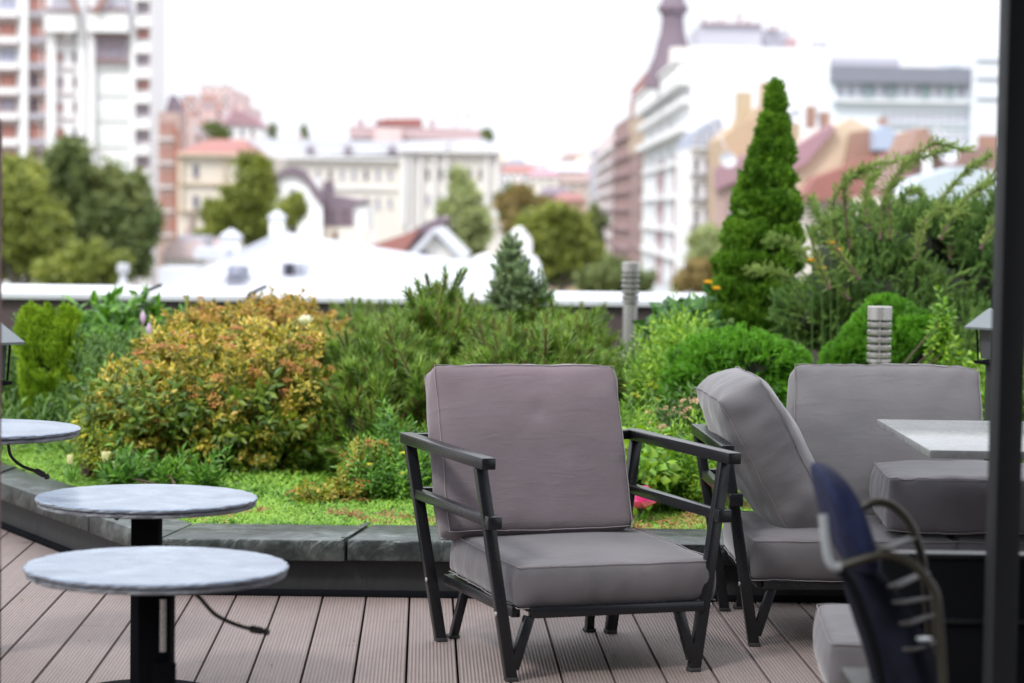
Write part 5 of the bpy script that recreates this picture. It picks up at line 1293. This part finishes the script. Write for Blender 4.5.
# ------------------------------------------------------------------ city trees
def tree(px,Y,lst,label,mat,n,size,name='tree',trunk=True,group='trees in the town below the terrace',gap=-.05,jit=.9,upw=.3,shell=.8,trunk_r=None,cat='tree'):
    c=at(px,300,Y); o=Vector((c.x,Y,GZ)); e=empty(name,label,cat,o,group=group); B=[]
    k=Y/F
    for (a,b_,r_,rz_) in lst:
        p=at(a,b_,Y+RNG.uniform(-1,1)*r_*k*.4)-o; B.append(((p.x,p.y,p.z),(r_*k*.9,r_*k*.8,rz_*k*.9)))
        for q_ in range(4 if r_>12 else 0):
            aq=RNG.uniform(0,2*PI); B.append(((p.x+math.cos(aq)*r_*k*.8,p.y+RNG.uniform(-.3,.3)*r_*k,p.z+math.sin(aq)*rz_*k*.75),(r_*k*.34,r_*k*.34,rz_*k*.30)))
    P,N=blob_points(B,n,shell,gap,1.6/(20*k)); Mx=frames(dirs_mix(N,upw,jit),size*k*RNG.uniform(.6,1.3,len(P))); tt=twig(7,1,.55,.6,65,33)
    scat('crown',*tt,P-Mx[:,:,2]*.5,Mx,mat,e)
    top=max(B,key=lambda q:q[0][2])[0]; tr=trunk_r or 5*k
    m=MB(); z0=min(q[0][2] for q in B)
    m.tube([(0,0,0),(0,0,z0*.6),(top[0]*.3,top[1]*.3,z0),(top[0]*.8,top[1]*.8,top[2])],[tr,tr*.8,tr*.6,tr*.1],8)
    m.build('trunk',M['bark_grey'],e,smooth=True)
    lm=MB()
    for q,_r in B: 
        s0=Vector((top[0]*.2,top[1]*.2,z0*.95)); lm.tube(cr([s0,(s0+Vector(q))/2+Vector((0,0,-.3)),Vector(q)+Vector((0,0,_r[2]*.5))],4),[tr*.35*(1-.09*j) for j in range(9)],5)
    lm.build('limbs',M['bark_grey'],e,smooth=True)
    return e
LEAFK=1.4
g_a=leafmat('town_leaf_dark',[(.035,.055,.018),(.07,.10,.03),(.13,.16,.05),(.20,.22,.08)],.35,.2,.6,.45)
g_b=leafmat('town_leaf_olive',[(.07,.09,.018),(.14,.17,.03),(.24,.26,.05)],.35,.25,.6,.45)
g_c=leafmat('town_leaf_yellow',[(.12,.12,.02),(.24,.24,.04),(.36,.34,.07)],.35,.25,.6,.45)
g_o=leafmat('town_leaf_autumn',[(.14,.11,.04),(.22,.16,.06),(.20,.19,.08)],.35,.25,.6,.45)
g_p=leafmat('town_leaf_pale',[(.14,.17,.07),(.24,.28,.12),(.34,.37,.18)],.35,.25,.6,.45)
tree(85,118,[(75,175,28,32),(60,200,36,30),(115,205,32,36),(90,230,45,36),(130,240,26,38),(100,260,50,30),(143,220,14,26),(70,155,16,14)],'dark green broad tree, tallest of the group at the left edge',g_a,5200,13)
tree(15,92,[(15,200,36,36),(35,225,32,34),(8,240,40,40),(45,255,36,26),(18,170,20,16)],'olive green tree at the left edge in front of the apartment tower',g_b,3600,13)
tree(105,88,[(85,266,28,18),(112,270,18,14),(60,275,24,12)],'low olive tree behind the parapet left of the urn',g_b,1200,12)
tree(245,150,[(252,170,16,16),(245,192,22,20),(262,195,16,18),(232,220,28,22),(260,222,22,22),(215,238,16,12)],'yellow olive tree between the red roof house and the gabled house',g_b,3000,12)
tree(293,125,[(292,208,13,12),(286,218,12,12)],'small round olive tree in front of the curved gable',g_b,700,9)
tree(465,140,[(458,178,6,10),(463,196,13,13),(452,212,13,10),(472,215,14,14),(466,238,14,18),(480,232,10,14),(470,255,12,14)],'wispy pale green birch in front of the cream building',g_p,1500,10,'birch_tree',gap=.0,shell=.8)
tree(560,170,[(556,222,24,16),(545,238,26,20),(572,240,24,20),(556,258,34,24),(535,260,20,18),(590,262,16,16)],'rounded olive green tree at the head of the street',g_b,3200,12)
tree(525,240,[(520,205,18,14),(535,215,18,14),(512,218,12,18)],'reddish brown autumn tree behind the cream building end',g_o,1100,10)
tree(505,260,[(508,200,10,14),(512,215,12,16)],'dark tree at the corner of the cream building',g_a,700,9)
tree(600,210,[(588,225,14,14),(600,215,10,10)],'dark round tree on the street in front of the pale block',g_a,700,9)
tree(612,150,[(610,276,24,13),(632,280,22,12),(595,282,20,10)],'dark low bushy tree on the street beyond the slim bollard',g_a,1300,11)
tree(706,150,[(706,240,14,12),(712,258,18,14)],'loose olive tree in front of the white ornate house',g_p,1000,10,gap=0)
tree(700,130,[(700,275,18,14),(716,280,14,12),(684,284,14,8)],'rusty autumn tree left of the tall thuja',g_o,900,10)
tree(214,400,[(213,133,9,8),(222,138,8,8),(205,138,6,6),(230,140,6,5)],'dark trees clump beside the pink hill house',g_a,700,7)
tree(488,330,[(487,138,4,9),(487,148,4.5,6)],'small dark conifer on the roof edge of the cream building',g_a,300,5)
for px,l in ((272,'left'),(304,'right')):
    tree(px,400,[(px,132,2.5,9),(px+1,142,5,5)],'thin bare topped tree on the ridge behind the long white roof, %s of two'%l,g_a,130,5,'slender_tree',gap=0,shell=.9)
